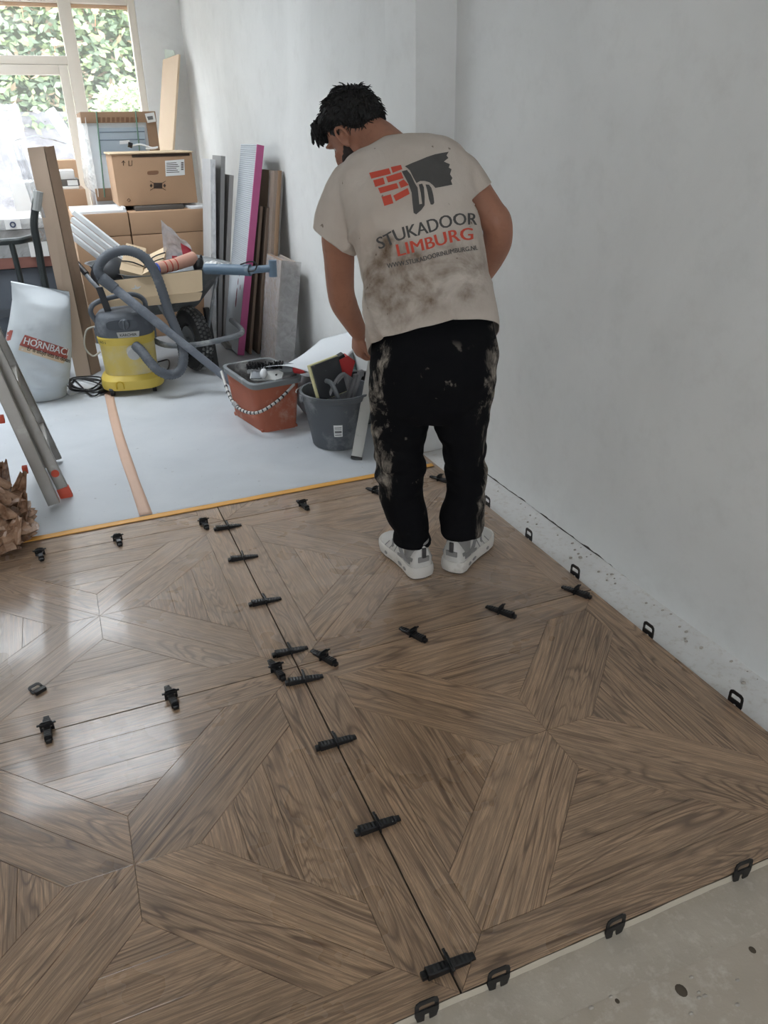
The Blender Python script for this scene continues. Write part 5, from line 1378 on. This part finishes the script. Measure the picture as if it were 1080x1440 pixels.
# shelf parts lying on the stack
wsx = thing('white_shelf', 'white furniture panel lying on top of the left carton stack', 'panel', ((xs0+xm)/2, YC+.3, TZ))
obj('panel', MB().box(((xs0+xm)/2, YC+.30, TZ+.010), (.36, .56, .018), bev=.002), M_WHITEPVC, wsx)
obj('lip', MB().box((xm-.02, YC+.3, TZ+.027), (.02, .56, .016), bev=.002), M_WHITEPVC, wsx)
obj('white_offcut', MB().box((xs1-.09, YC+.27, TZ+.009), (.15, .5, .016), R3(.06), .002), M_WHITEPVC, None, label='white offcut panel under the right edge of the printed carton', cat='panel')
obj('dark_tray', MB().box((xs1-.36, YC+.33, TZ+.015), (.34, .5, .028), R3(.02), .003), pm('dark_grey_tray', (88, 84, 80), .7), None, label='dark flat tray between the carton stack and the printed carton', cat='tray')
# printed carton
y0 = 4.42; x0, x1, y1, z0, z1 = gy(156,218,y0).x, gy(270,216,y0).x, 4.92, TZ+.032, gy(215,216,y0).z
th, Mx, wx, wy, h = carton('appliance_carton', 'large brown carton with arrow symbols and white address label', x0, x1, y0, y1, z0, z1, M_CARD)
fy = y0-.0015
def fpx(px_, py_): p = gy(px_, py_, y0); return V((p.x, fy, p.z))
for k, s_ in enumerate((-1, 1)):
    obj('top_flap', MB().hexa([(x0-.01, y0-.012+.245*k, z1+.001), (x1+.006, y0-.012+.245*k, z1+.001), (x1+.006, y0+.240+.27*k, z1+.001), (x0-.01, y0+.240+.27*k, z1+.001), (x0-.01, y0-.012+.245*k, z1+.007), (x1+.006, y0-.012+.245*k, z1+.007), (x1+.006, y0+.240+.27*k, z1+.012), (x0-.01, y0+.240+.27*k, z1+.012)]), M_CARD2, th, 0)
obj('painted_gap_shade', MB().box(((x0+x1)/2+.06, y0-.001, z1-.012), (.40, .004, .018)), M_GAPSHADE, th, 0)  # dark strip paints the shade of the gap under the flap
lb_ = obj('address_label', MB().prism([fpx(232,226), fpx(259,224), fpx(260,246), fpx(233,248)], (0,-.0015,0)), M_WHITEP, th, 0)
for k in range(6):
    obj('print_line', MB().prism([fpx(234,229+2.6*k)+V((0,-.002,0)), fpx(248+(k % 3)*2,228.3+2.6*k)+V((0,-.002,0)), fpx(248+(k % 3)*2,229.2+2.6*k)+V((0,-.002,0)), fpx(234,229.9+2.6*k)+V((0,-.002,0))], (0,-.0006,0)), M_INK, lb_, 0)
for k in range(5):
    obj('bar_code', MB().prism([fpx(254.5,228+k*2.4)+V((0,-.002,0)), fpx(258,228+k*2.4)+V((0,-.002,0)), fpx(258,229.4+k*2.4)+V((0,-.002,0)), fpx(254.5,229.4+k*2.4)+V((0,-.002,0))], (0,-.0006,0)), M_INK, lb_, 0)
obj('hand_hole', MB().prism(rrect(fpx(207,240.5), fpx(223,239.5), fpx(223,245), fpx(207,246), .3, 4), (0,-.001,0)), pm('hand_hole_brown', (132, 96, 72), .85), th, 0)
def pline(parent, pts, wd2=.004):
    q = [fpx(*p)+V((0,-.001,0)) for p in pts]; mb = MB(); mb.tube(q, wd2/2, 4); return obj('print_mark', mb, M_INK, parent, 0)
pline(th, [(173.5,233), (173.5,226)]); pline(th, [(171,229), (173.5,226), (176,229)])
pline(th, [(181,226), (181,233), (185.5,232.5), (185.5,225.5)])
pline(th, [(211,254.5), (233,267.5)], .003); pline(th, [(211,267.5), (233,254.5)], .003)
obj('print_mark', MB().prism([fpx(216,257), fpx(228,257), fpx(228,265), fpx(216,265)], (0,-.0014,0)), M_INK, th, 0)
for sx_ in (-1, 1):
    obj('print_mark', MB().prism([fpx(222+sx_*7.5,261), fpx(222+sx_*9.5,258.3), fpx(222+sx_*11.5,261), fpx(222+sx_*9.5,263.7)], (0,-.0014,0)), M_INK, th, 0)
pline(th, [(181,279), (183.5,281.5), (181,284), (178.5,281.5), (181,279)], .003)
# lamp cable with fitting lying on the carton
fx_ = thing('cable_fitting', 'white cable with a black socket lying on the printed carton', 'cable', gy(190, 206, 4.62))
obj('cord', MB().tube(spline([gy(q_[0], q_[1], 4.62) for q_ in ((186,205), (196,203), (205,205), (214,208), (222,207), (216,209), (205,209))], 5), .006, 7), M_WHITEPVC, fx_)
obj('socket', MB().tube([gy(180, 203, 4.62), gy(186, 205, 4.62)], .018, 12), M_BLACK, fx_)
# appliance behind in film and corner cardboard
ap = thing('boxed_appliance', 'white appliance in cardboard corners and stretch film with green straps', 'appliance', (.2, 5.4, ZF))
ya = 5.08
def apx(px_, py_, off=0): p = gy(px_, py_, ya); return V((p.x, ya-off, p.z))
tl, tr_, bl, br = apx(113,158), apx(217,157), apx(133,280), apx(236,280)
axl, axr = tl.x, tr_.x; zt = tl.z
obj('housing', MB().box(((axl+axr)/2, ya+.28, (zt-.02+ZF+.30)/2+.0), (axr-axl-.01, .54, zt-.02-ZF-.30), bev=.006), pm('white_enamel', (216, 222, 226), .4, var=.02), ap)
obj('base_block', MB().box(((axl+axr)/2, ya+.28, ZF+.15), (axr-axl-.02, .52, .30)), M_CARD, ap, 0)
obj('top_cap', MB().box(((axl+axr)/2, ya+.27, zt-.035), (axr-axl+.01, .58, .075), bev=.004), M_CARD3, ap)
obj('corner_post', MB().box((axr-.035, ya+.02, zt-.35), (.075, .06, .62), bev=.004), M_CARD3, ap)
obj('foot_block', MB().box((axl+.09, ya+.01, apx(140,270).z-.02), (.16, .06, .09), bev=.004), M_CARD3, ap)
wnx = obj('recess', MB().prism([apx(137,180,.003), apx(203,179,.003), apx(206,215,.003), apx(141,218,.003)], (0,-.004,0)), pm('steel_blue_panel', (164, 178, 190), .35, .2, var=.05), ap, 0)
for yy in (186, 197): obj('ridge', MB().tube([apx(140,yy,.008), apx(203,yy-1,.008)], .004, 6), pm('steel_ridge', (120,134,148), .4), wnx)
obj('handle_plate', MB().prism([apx(168,198,.008), apx(182,197,.008), apx(182,202,.008), apx(168,203,.008)], (0,-.004,0)), M_WHITEPVC, wnx, 0)
lb_ = obj('shipping_label', MB().prism([apx(203,160,.022), apx(216,158,.022), apx(219,171,.022), apx(207,173,.022)], (0,-.002,0)), M_WHITEP, ap, 0)
obj('print_mark', MB().prism([apx(206,164,.025), apx(214,163,.025), apx(215,168,.025), apx(208,169,.025)], (0,-.001,0)), pm('grey_print', (120,120,120), .8), lb_, 0)
for k in range(9):
    px_ = 137+k*6.6; obj('print_mark', MB().prism([apx(px_,165,.022), apx(px_+4.2,165,.022), apx(px_+4.2,172,.022), apx(px_,172,.022)], (0,-.001,0)), pm('faint_brown_print', (122, 92, 70), .85), ap, 0)
for pa, pb in (((135,157), (147,277)), ((190,156), (196,215))): obj('green_strap', MB().tube([apx(*pa, .026), apx(*pb, .026)], .005, 6), pm('green_strap', (104, 134, 116), .6), ap)
def sfilm(u, v):
    a, b, c0, e0 = apx(108,165,.0)+V((-.0,.1,0)), apx(120,165,.03), apx(139,277,.03), apx(120,262,0)+V((0,.1,0))
    p = a.lerp(b, u).lerp(e0.lerp(c0, u), v); return p+V((.002*math.sin(v*40+u*9), -.006*abs(nz((u*4, v*20, 1))), 0))
obj('stretch_film', MB().sheet(sfilm, 8, 40), film_mat('stretch_film', (226, 224, 220), .6, .25), ap, 0)
# small boxes between post and appliance
def sbox(name, label, pxl, pyt, pxr, pyb, y, dep, mat, cat='box', zb=None):
    a = gy(pxl, pyt, y); b = gy(pxr, pyb, y); zb_ = b.z if zb is None else zb
    return obj(name, MB().box(((a.x+b.x)/2, y+dep/2, (a.z+zb_)/2), (b.x-a.x, dep, a.z-zb_), bev=.004), mat, None, 20, label=label, cat=cat), a, b
o, a, b = sbox('base_carton', 'brown carton on the floor holding up the small boxes', 62, 268, 131, 330, 5.1, .5, M_CARD, zb=ZF); zk = a.z+.001
o, a, b = sbox('flat_white_box', 'flat white box under the small dark box', 78, 263, 112, 267.6, 5.12, .4, M_WHITEP, zb=zk); zk = a.z+.001
o, a, b = sbox('dark_box', 'small dark box with a white label', 80, 253, 113, 263.1, 5.14, .35, pm('dark_box', (92, 86, 80), .7), zb=zk)
obj('label', MB().box((b.x-.05, 5.138, (a.z+zk)/2), (.075, .003, .036)), M_WHITEP, o, 0); zk = a.z+.001
sbox('white_packet', 'white paper packet on the small dark box', 80, 240, 106, 252.9, 5.16, .3, M_WHITEP, zb=zk)
o, a, b = sbox('window_carton', 'brown carton standing on the floor close to the glazed door', 70, 226, 113, 262, 5.75, .4, M_CARD, zb=ZF)
o, a, b = sbox('white_crate', 'bright white crate near the foot of the glazed door', 14, 257, 62, 330, 5.75, .45, M_WHITEP, zb=ZF)

# ---- tall cardboard post
c_b = gz(122, 528, ZF); c_t = gy(57, 208, 3.40)
cp = thing('cardboard_post', 'tall angled cardboard packaging post standing beside the white bag', 'cardboard', c_b)
A0, A1, A2 = gz(107, 530, ZF), gz(128, 528, ZF), gz(142, 521, ZF)
yq = 3.38
T0, T1, T2 = gy(38, 208, A0.y+.02), gy(61, 206, A1.y), gy(76, 205, A2.y+.03)
bk_ = V((.02, .16, 0))
obj('front_face', MB().hexa([A0, A1, A1+bk_, A0+bk_, T0, T1, T1+bk_, T0+bk_]), pm('post_lit_card', (190, 168, 148), .85, var=.08, scale=3), cp, 0)  # same cardboard, lighter tone puts this face's light into the colour
obj('side_face', MB().hexa([A1+V((.004,0,0)), A2, A2+V((0,.12,0)), A1+V((.004,.14,0)), T1+V((.004,0,-.004)), T2, T2+V((0,.12,0)), T1+V((.004,.14,-.004))]), pm('post_shaded_card', (164, 138, 116), .85, var=.08), cp, 0)  # same cardboard darkened, the turned side's shade is in its colour
obj('film_hood', MB().sheet(lambda u, v: V((T0.x-.06+.30*u, A0.y-.03+.25*v, T0.z+.012+.05*(1-abs(u-.35)*1.6)+.012*nz((u*5, v*4, 0)))), 14, 6), film_mat('film_hood', (200, 208, 216), .55, .2), cp, 50)
obj('film_drape', MB().sheet(lambda u, v: V((T0.x-.075+.05*u+.05*v, A0.y-.03+.02*math.sin(u*9), T0.z+.02-.38*v+.02*nz((u*5, v*4, 0)))), 6, 14), film_mat('film_hood2', (206, 212, 218), .5, .2), cp, 50)

# ---- white profiles running diagonally
for k in range(4):
    a = gy(95+3.0*k, 327-9.5*k, 3.72+.012*k); b = gy(178+5*k, 392-7.5*k, 3.46+.012*k)
    dv = (b-a); ln = dv.length; Mx = frame(a, dv, V((0,0,1)))
    ob = MB(Mx).box((ln/2, 0, 0), (ln, .032, .02), bev=.002).box((ln/2, .0, -.012), (ln, .010, .006)).box((ln/2, .012, -.012), (ln, .004, .008))
    obj('pvc_profile', ob, M_WHITEPVC, None, 20, label='long white plastic profile sloping into the wheelbarrow, %s of the bundle' % ('lowest', 'second from below', 'third from below', 'topmost')[k], cat='profile', group='white profiles behind the vacuum cleaner')

# ---- plank and small mirror piece in the far corner
pt, pb = gy(251, 76, 6.10), gy(243, 205, 6.02)
pt2, pb2 = gy(229, 84, 6.33), gy(222, 205, 6.25)
axp = pb-pt; k_ = (ZF-pt.z)/axp.z; kb = (ZF-pt2.z)/(pb2-pt2).z
q = [pt+axp*k_, pt2+(pb2-pt2)*kb, pt2, pt]
nn = (q[1]-q[0]).cross(q[3]-q[0]).normalized(); nn = nn if nn.x > 0 else -nn
obj('wide_plank', MB().prism(q, nn*.02), pm('pale_plank', (216, 192, 164), .6, var=.06, scale=3), None, 0, label='wide pale plank leaning in the corner by the window', cat='plank')
gq = [gy(231, 69, 6.33), gy(244, 71, 6.2), gy(246, 77, 6.2), gy(232, 83, 6.33)]
obj('wall_bracket', MB().prism(gq, (.01,.02,0)), pm('pale_green_metal', (186, 196, 184), .5), None, 0, label='small pale green bracket fixed to the wall above the plank', cat='bracket')

# ================================================================== LEFT SIDE
# ---- white shopping bag
bag = thing('white_bag', 'big white plastic bag with red shop lettering', 'bag', gz(50, 548, ZF))
rows = [((22,549),(92,545),.10), ((8,538),(97,536),.13), ((3,510),(100,512),.14), ((7,480),(101,486),.135), ((13,450),(100,455),.12), ((17,422),(99,430),.08), ((16,404),(98,416),.03), ((15,396),(97,410),.008)]
rings = []; YBG = 3.02
for (l, r, dp) in rows:
    a = gy(*l, YBG); b = gy(*r, YBG); rings.append((a, b, dp))
bm_ = MB(); RR = []
for i in range(len(rings)-1):
    for s_ in range(6):
        u = s_/6; a = rings[i][0].lerp(rings[i+1][0], u); b = rings[i][1].lerp(rings[i+1][1], u); dp = rings[i][2]+(rings[i+1][2]-rings[i][2])*u; RR.append((a, b, dp))
RR.append(rings[-1]); zoff = ZF+.002-min(RR[0][0].z, RR[0][1].z)
lr = []
for i, (a, b, dp) in enumerate(RR):
    ring = []; c0 = (a+b)/2; h = (b-a)/2; fade = max(0, 1-i/5)
    for k in range(44):
        an = 2*PI*k/44; q = c0+h*math.cos(an)+V((0, dp*math.sin(an), 0))
        q += V((0, -1, 0))*(.022*nz((q.x*8, q.z*5, 1), 1, 2)+.014*(1-abs(nz((q.x*9+q.z*7, q.z*6, 3))*2)))*(1 if math.sin(an) < 0 else -1)
        q.z = q.z*(1-fade)+(ZF+.002+i*.018)*fade if i < 5 else q.z
        q.z = max(q.z, ZF+.002); ring.append(q)
    lr.append(ring)
bm_.loft(lr); bago = obj('bag_film', bm_, pm('white_bag_plastic', (204, 210, 214), .35, var=.03, bump=.15, bscale=18), bag, 60)
bag_bvh = BVHTree.FromPolygons(bm_.v, bm_.f)
def on_bag(px_, py_, off=.002):
    v = ray(px_, py_).normalized(); h = bag_bvh.ray_cast(CAM, v); return None if h[0] is None else h[0]-v*off
def bag_poly(name, pts, mat, off, parent):
    vv, ff_ = fine([V((x, y, 0)) for x, y in pts], [tuple(range(len(pts)))], 4); w3 = [on_bag(p.x, p.y, off) for p in vv]
    mb = MB(); mb.v = [p or V() for p in w3]; mb.f = [f for f in ff_ if all(w3[k] is not None for k in f)]; return obj(name, mb, mat, parent, 60)
def zb(x, y): return (x/3.375, 250+y/3.375)
M_HRED = pm('brick_red_print', (164, 84, 74), .6, var=.05)
bag_poly('red_panel', [zb(118,745), zb(328,814), zb(318,860), zb(92,795)], M_HRED, .0015, bago)
bag_poly('cream_panel', [zb(92,797), zb(316,862), zb(300,882), zb(88,818)], pm('cream_print', (214, 190, 160), .6), .0015, bago)
bag_poly('red_corner', [zb(36,722), zb(62,724), zb(50,770), zb(28,776)], M_HRED, .0015, bago)
def bag_text(body, p0, p1, h, mat, off, bold=.015, joined=False):
    gl = glyphs(body, bold); x0 = min(v.x for g in gl for v in g[0]); x1 = max(v.x for g in gl for v in g[0]); y1 = max(v.y for g in gl for v in g[0])
    a = V((*zb(*p0), 0)); b = V((*zb(*p1), 0)); dx = (b-a); up = V((dx.y, -dx.x, 0)).normalized()*h; allm = MB()
    for vs_, fs_ in gl:
        w3 = []
        for v in vs_:
            p = a+dx*((v.x-x0)/(x1-x0))+up*(v.y/y1); w3.append(on_bag(p.x, p.y, off))
        mb = allm if joined else MB()
        k = len(mb.v); mb.v += [p if p is not None else V() for p in w3]; mb.f += [tuple(i+k for i in f) for f in fs_ if all(w3[i] is not None for i in f)]
        if not joined and mb.f: obj('printed_letter', mb, mat, bago, 60)
    if joined: obj('printed_lettering', allm, mat, bago, 60, kind='stuff')
bag_text('HORNBACH', (110,787), (342,850), 9.5, M_WHITEP, .004, .022)
bag_text('Er is altijd iets te doen', (128,818), (330,878), 6.0, M_INK, .0045, .012, True)
# ---- folding hand truck
ht = thing('hand_truck', 'black tubular hand truck handle rising behind the white bag', 'hand truck', gy(55, 500, 3.29).xy.to_3d()+V((0,0,ZF)))
M_HT = pm('black_tube_steel', (46, 52, 52), .45, .2, var=.1)
main = [gy(53, 274, 3.27), gy(50, 290, 3.27), gy(48, 318, 3.28), gy(54, 350, 3.29), gy(60, 385, 3.30), gy(70, 430, 3.31), gy(84, 500, 3.33)]
obj('side_tube', MB().tube(spline(main, 6), .021, 10), M_HT, ht)
obj('tape_grip', MB().tube([gy(54, 269, 3.27), gy(51, 296, 3.27)], .025, 10), pm('grey_tape', (170, 172, 170), .6), ht)
obj('cross_bar', MB().tube(spline([gy(48, 333, 3.415), gy(30, 338, 3.29), gy(8, 340, 3.30), gy(-30, 342, 3.31)], 5), .019, 10), M_HT, ht)
obj('inner_tube', MB().tube(spline([gy(16, 342, 3.29), gy(22, 365, 3.29), gy(30, 398, 3.31), gy(44, 460, 3.33)], 5), .016, 10), M_HT, ht)
obj('side_tube', MB().tube(spline([gy(-34, 345, 3.31), gy(-28, 400, 3.33), gy(-10, 500, 3.35)], 5), .021, 10), M_HT, ht)
wc = gz(92, 530, ZF); obj('wheel', MB().tube([wc+V((-.02,.02,.075)), wc+V((.02,.02,.075))], .075, 22), M_RUBBER, ht, 40)
obj('axle', MB().tube([wc+V((-.55,.03,.075)), wc+V((-.02,.02,.075))], .010, 8), M_HT, ht)
# ---- stacked flooring packs at the far left
xa, xb = -1.6, gy(66, 320, 3.85).x
def packrow(label, name, pyt, pyb, y, mat, xr=None, dep=.6, film=False, zb_=None):
    zt_ = gy(20, pyt, y).z; zb2 = gy(20, pyb, y).z if zb_ is None else zb_
    th = thing(name, label, 'pack', ((xa+xb)/2, y+dep/2, zb2))
    obj('pack_body', MB().box(((xa+xb)/2, y+dep/2, (zt_+zb2)/2), (xb-xa, dep, zt_-zb2), bev=.006), mat, th, 20)
    if film: obj('film', MB().sheet(lambda u, v: V((xa+(xb-xa)*u, y-.008-.006*abs(nz((u*14, v*5, 0))), zb2+(zt_-zb2)*v)), 40, 8), M_FILM, th, 40)
    return th, zt_, zb2
p1, z1_, z2_ = packrow('pale film wrapped floor panel pack, topmost behind the hand truck', 'panel_pack', 308, 323, 3.85, pm('pale_pack', (186, 182, 178), .5, var=.06), film=True)
lb_ = obj('logo_label', MB().box((gy(18, 315, 3.85).x, 3.838, (z1_+z2_)/2), (.09, .002, .055)), M_WHITEP, p1, 0)
obj('round_logo', MB().tube([V((gy(18, 315, 3.85).x+.014*math.cos(2*PI*k/20), 3.834, (z1_+z2_)/2+.014*math.sin(2*PI*k/20))) for k in range(20)], .004, 6, closed=True), pm('dark_blue_print', (50, 60, 90), .7), lb_)
p2, z1b, z2b = packrow('brown floor panel pack wrapped in film, second of the stack behind the hand truck', 'panel_pack', 323.4, 342, 3.86, M_CARDD, film=True)
p3, z1b, z2b = packrow('dark speckled pack with white stickers, third of the stack behind the hand truck', 'panel_pack', 342.4, 362, 3.87, pm('dark_speckled_pack', (112, 104, 98), .7, dust=.3), film=True)
obj('sticker', MB().box((gy(55, 352, 3.87).x, 3.855, (z1b+z2b)/2), (.11, .002, .09)), M_WHITEP, p3, 0)
p4, z1b, z2b = packrow('red brown wooden beam under the stacked panel packs', 'support_beam', 362.4, 378, 3.87, pm('red_brown_beam', (136, 92, 82), .7))
p5, z1b, z2b = packrow('dark grey crate standing on the floor under the red brown beam', 'grey_crate', 378.4, 400, 3.89, pm('dark_crate', (84, 90, 98), .7), zb_=ZF)
for k in range(3):
    zz = .08+.13*k; obj('crate_slat', MB().box(((xa+xb)/2, 3.884, zz), (xb-xa, .014, .05), bev=.002), pm('dark_crate_slat', (70, 74, 80), .7), p5, 0)

# ---- aluminium ladder
lad = thing('stepladder', 'aluminium stepladder with red feet standing on the floor cover', 'ladder', (-.6, 1.65, ZF))
M_RFOOT = pm('orange_red_foot', (206, 84, 60), .6)
def rail(name, base, topv, w_, t_, foot=None):
    a, b = V(base), V(topv); dv = b-a; Mx = frame(a, dv, V((0,1,0))); ln = dv.length
    mb = MB(Mx).box((ln/2, 0, -w_/2+.0015), (ln, t_, .003)).box((ln/2, 0, w_/2-.0015), (ln, t_, .003)).box((ln/2, t_/2-.0015, 0), (ln, .003, w_)).box((ln/2, -t_/2+.0015, 0), (ln, .003, w_))
    o = obj(name, mb, M_ALU, lad, 0)
    if foot: obj('rubber_foot', MB(Mx).box((.006, 0, 0), (.05, t_+.006, w_+.006), bev=.004), foot, o)
    return Mx, ln
def up_from(base, px_, py_, y):
    t_ = gy(px_, py_, y); b = V(base); d0 = (t_-b); return b+d0*(1.45/d0.length)
bs1 = gz(76, 708, ZF+.012); bs2 = gz(92, 694, ZF+.012); bs3 = gz(80, 646, ZF+.012)
t1 = up_from(bs1, 0, 541, bs1.y+.02); dirv = t1-bs1
t2 = up_from(bs2, 0, 505, bs2.y+.02); t3 = up_from(bs3, 0, 478, bs3.y+.02)
bs4 = bs3+(bs1-bs2)+V((-.01,0,0)); t4 = bs4+dirv
rail('rail', bs1, t1, .046, .024); rail('rail', bs2, t2, .044, .024, M_RFOOT); rail('rail', bs3, t3, .044, .024); rail('rail', bs4, t4, .046, .024)
for k in range(5):
    u = .12+.19*k
    for a, b, c0, e0 in ((bs2, t2, bs3, t3), (bs1, t1, bs4, t4)):
        p, q = a.lerp(b, u), c0.lerp(e0, u); dv = q-p; Mx = frame(p, dv, dirv)
        obj('rung', MB(Mx).box((dv.length/2, 0, 0), (dv.length, .030, .030), bev=.003), M_ALU, lad)
for u in (.07, .22, .37):
    p = bs2.lerp(t2, u)
    if u < .1: obj('rivet', MB().tube([p+V((.0,-.013,0)), p+V((0,-.017,0))], .016, 12), M_RFOOT, lad)
    p = bs1.lerp(t1, u+.05)+V((-.045,0,-.01)); obj('rung_cap', MB().box(p, (.02, .024, .03), bev=.003), M_RFOOT, lad)
for s_, (bt, of) in enumerate(((t2, 0), (t3, 0))):
    a = V((bt.x-.72, bt.y, ZF+.012)); rail('rear_rail', a, bt+V((-.03,0,0)), .05, .024, M_BLACK)
obj('top_hinge', MB().box((t2+t3)/2+V((-.03,0,.01)), (.14, (t3-t2).length+.05, .06), R3(math.atan2((t3-t2).y, (t3-t2).x)-PI/2), .01), M_RFOOT, lad)

# ---- brown crumpled packaging at the left edge
cb_ = MB(); NR, NA = 26, 60; c0 = gz(-8, 772, ZF)+V((0, .06, 0)); c0.z = ZF+.003; rings = []
for i in range(NR+1):
    u = i/NR; z = .27*u; ring = []
    for k in range(NA):
        a = 2*PI*k/NA; d_k = V((math.cos(a), math.sin(a), 0))
        r = (.125+.03*math.sin(u*5))*(1-.45*u) if i else .11
        cr_ = abs(noise.noise(V((d_k.x*3.1, d_k.y*3.1, u*6))))+.6*abs(noise.noise(V((d_k.x*7, d_k.y*7, u*13+4))))
        r *= .80+.75*cr_
        zz = z*(1+.22*noise.noise(V((d_k.x*2.2, d_k.y*2.2, 3)))) if i else 0
        ring.append(c0+d_k*r+V((0, 0, zz)))
    rings.append(ring)
cb_.loft(rings); 
t = NT('brown_glossy_wrap'); n1 = t.noise(11, detail=6, dist=1.5); t.set(t.mix(t.ramp(n1, .35, .65), srgb((118, 84, 62)), srgb((186, 152, 126))), .22, 0, .6); t.bump(n1, .5, .02)
wrp = thing('crumpled_wrapping', 'crumpled shiny brown wrapping paper at the tape edge by the ladder', 'wrapping', c0)
obj('paper_bundle', cb_, t.m, wrp, 32)
for k, (bx, by_, tx, ty, yy, w_) in enumerate(((14, 730, 33, 662, 1.20, .10), (2, 722, 4, 650, 1.22, .10), (24, 752, 34, 690, 1.14, .08), (-14, 740, -20, 660, 1.15, .12), (8, 765, 26, 725, 1.06, .10))):
    b0 = gy(bx, by_, yy); t0 = gy(tx, ty, yy)
    def flap(u, v, b0=b0, t0=t0, w_=w_, k=k):
        p = b0.lerp(t0, v); return p+V(((u-.5)*w_*(1-.75*v), .05*abs(u-.5)*(1 if k % 2 else -1)+.02*nz((u*4, v*4, k)), .015*nz((u*5, v*5, k+4))))
    obj('flap', MB().sheet(flap, 8, 10), t.m, wrp, 25, solid=.001)
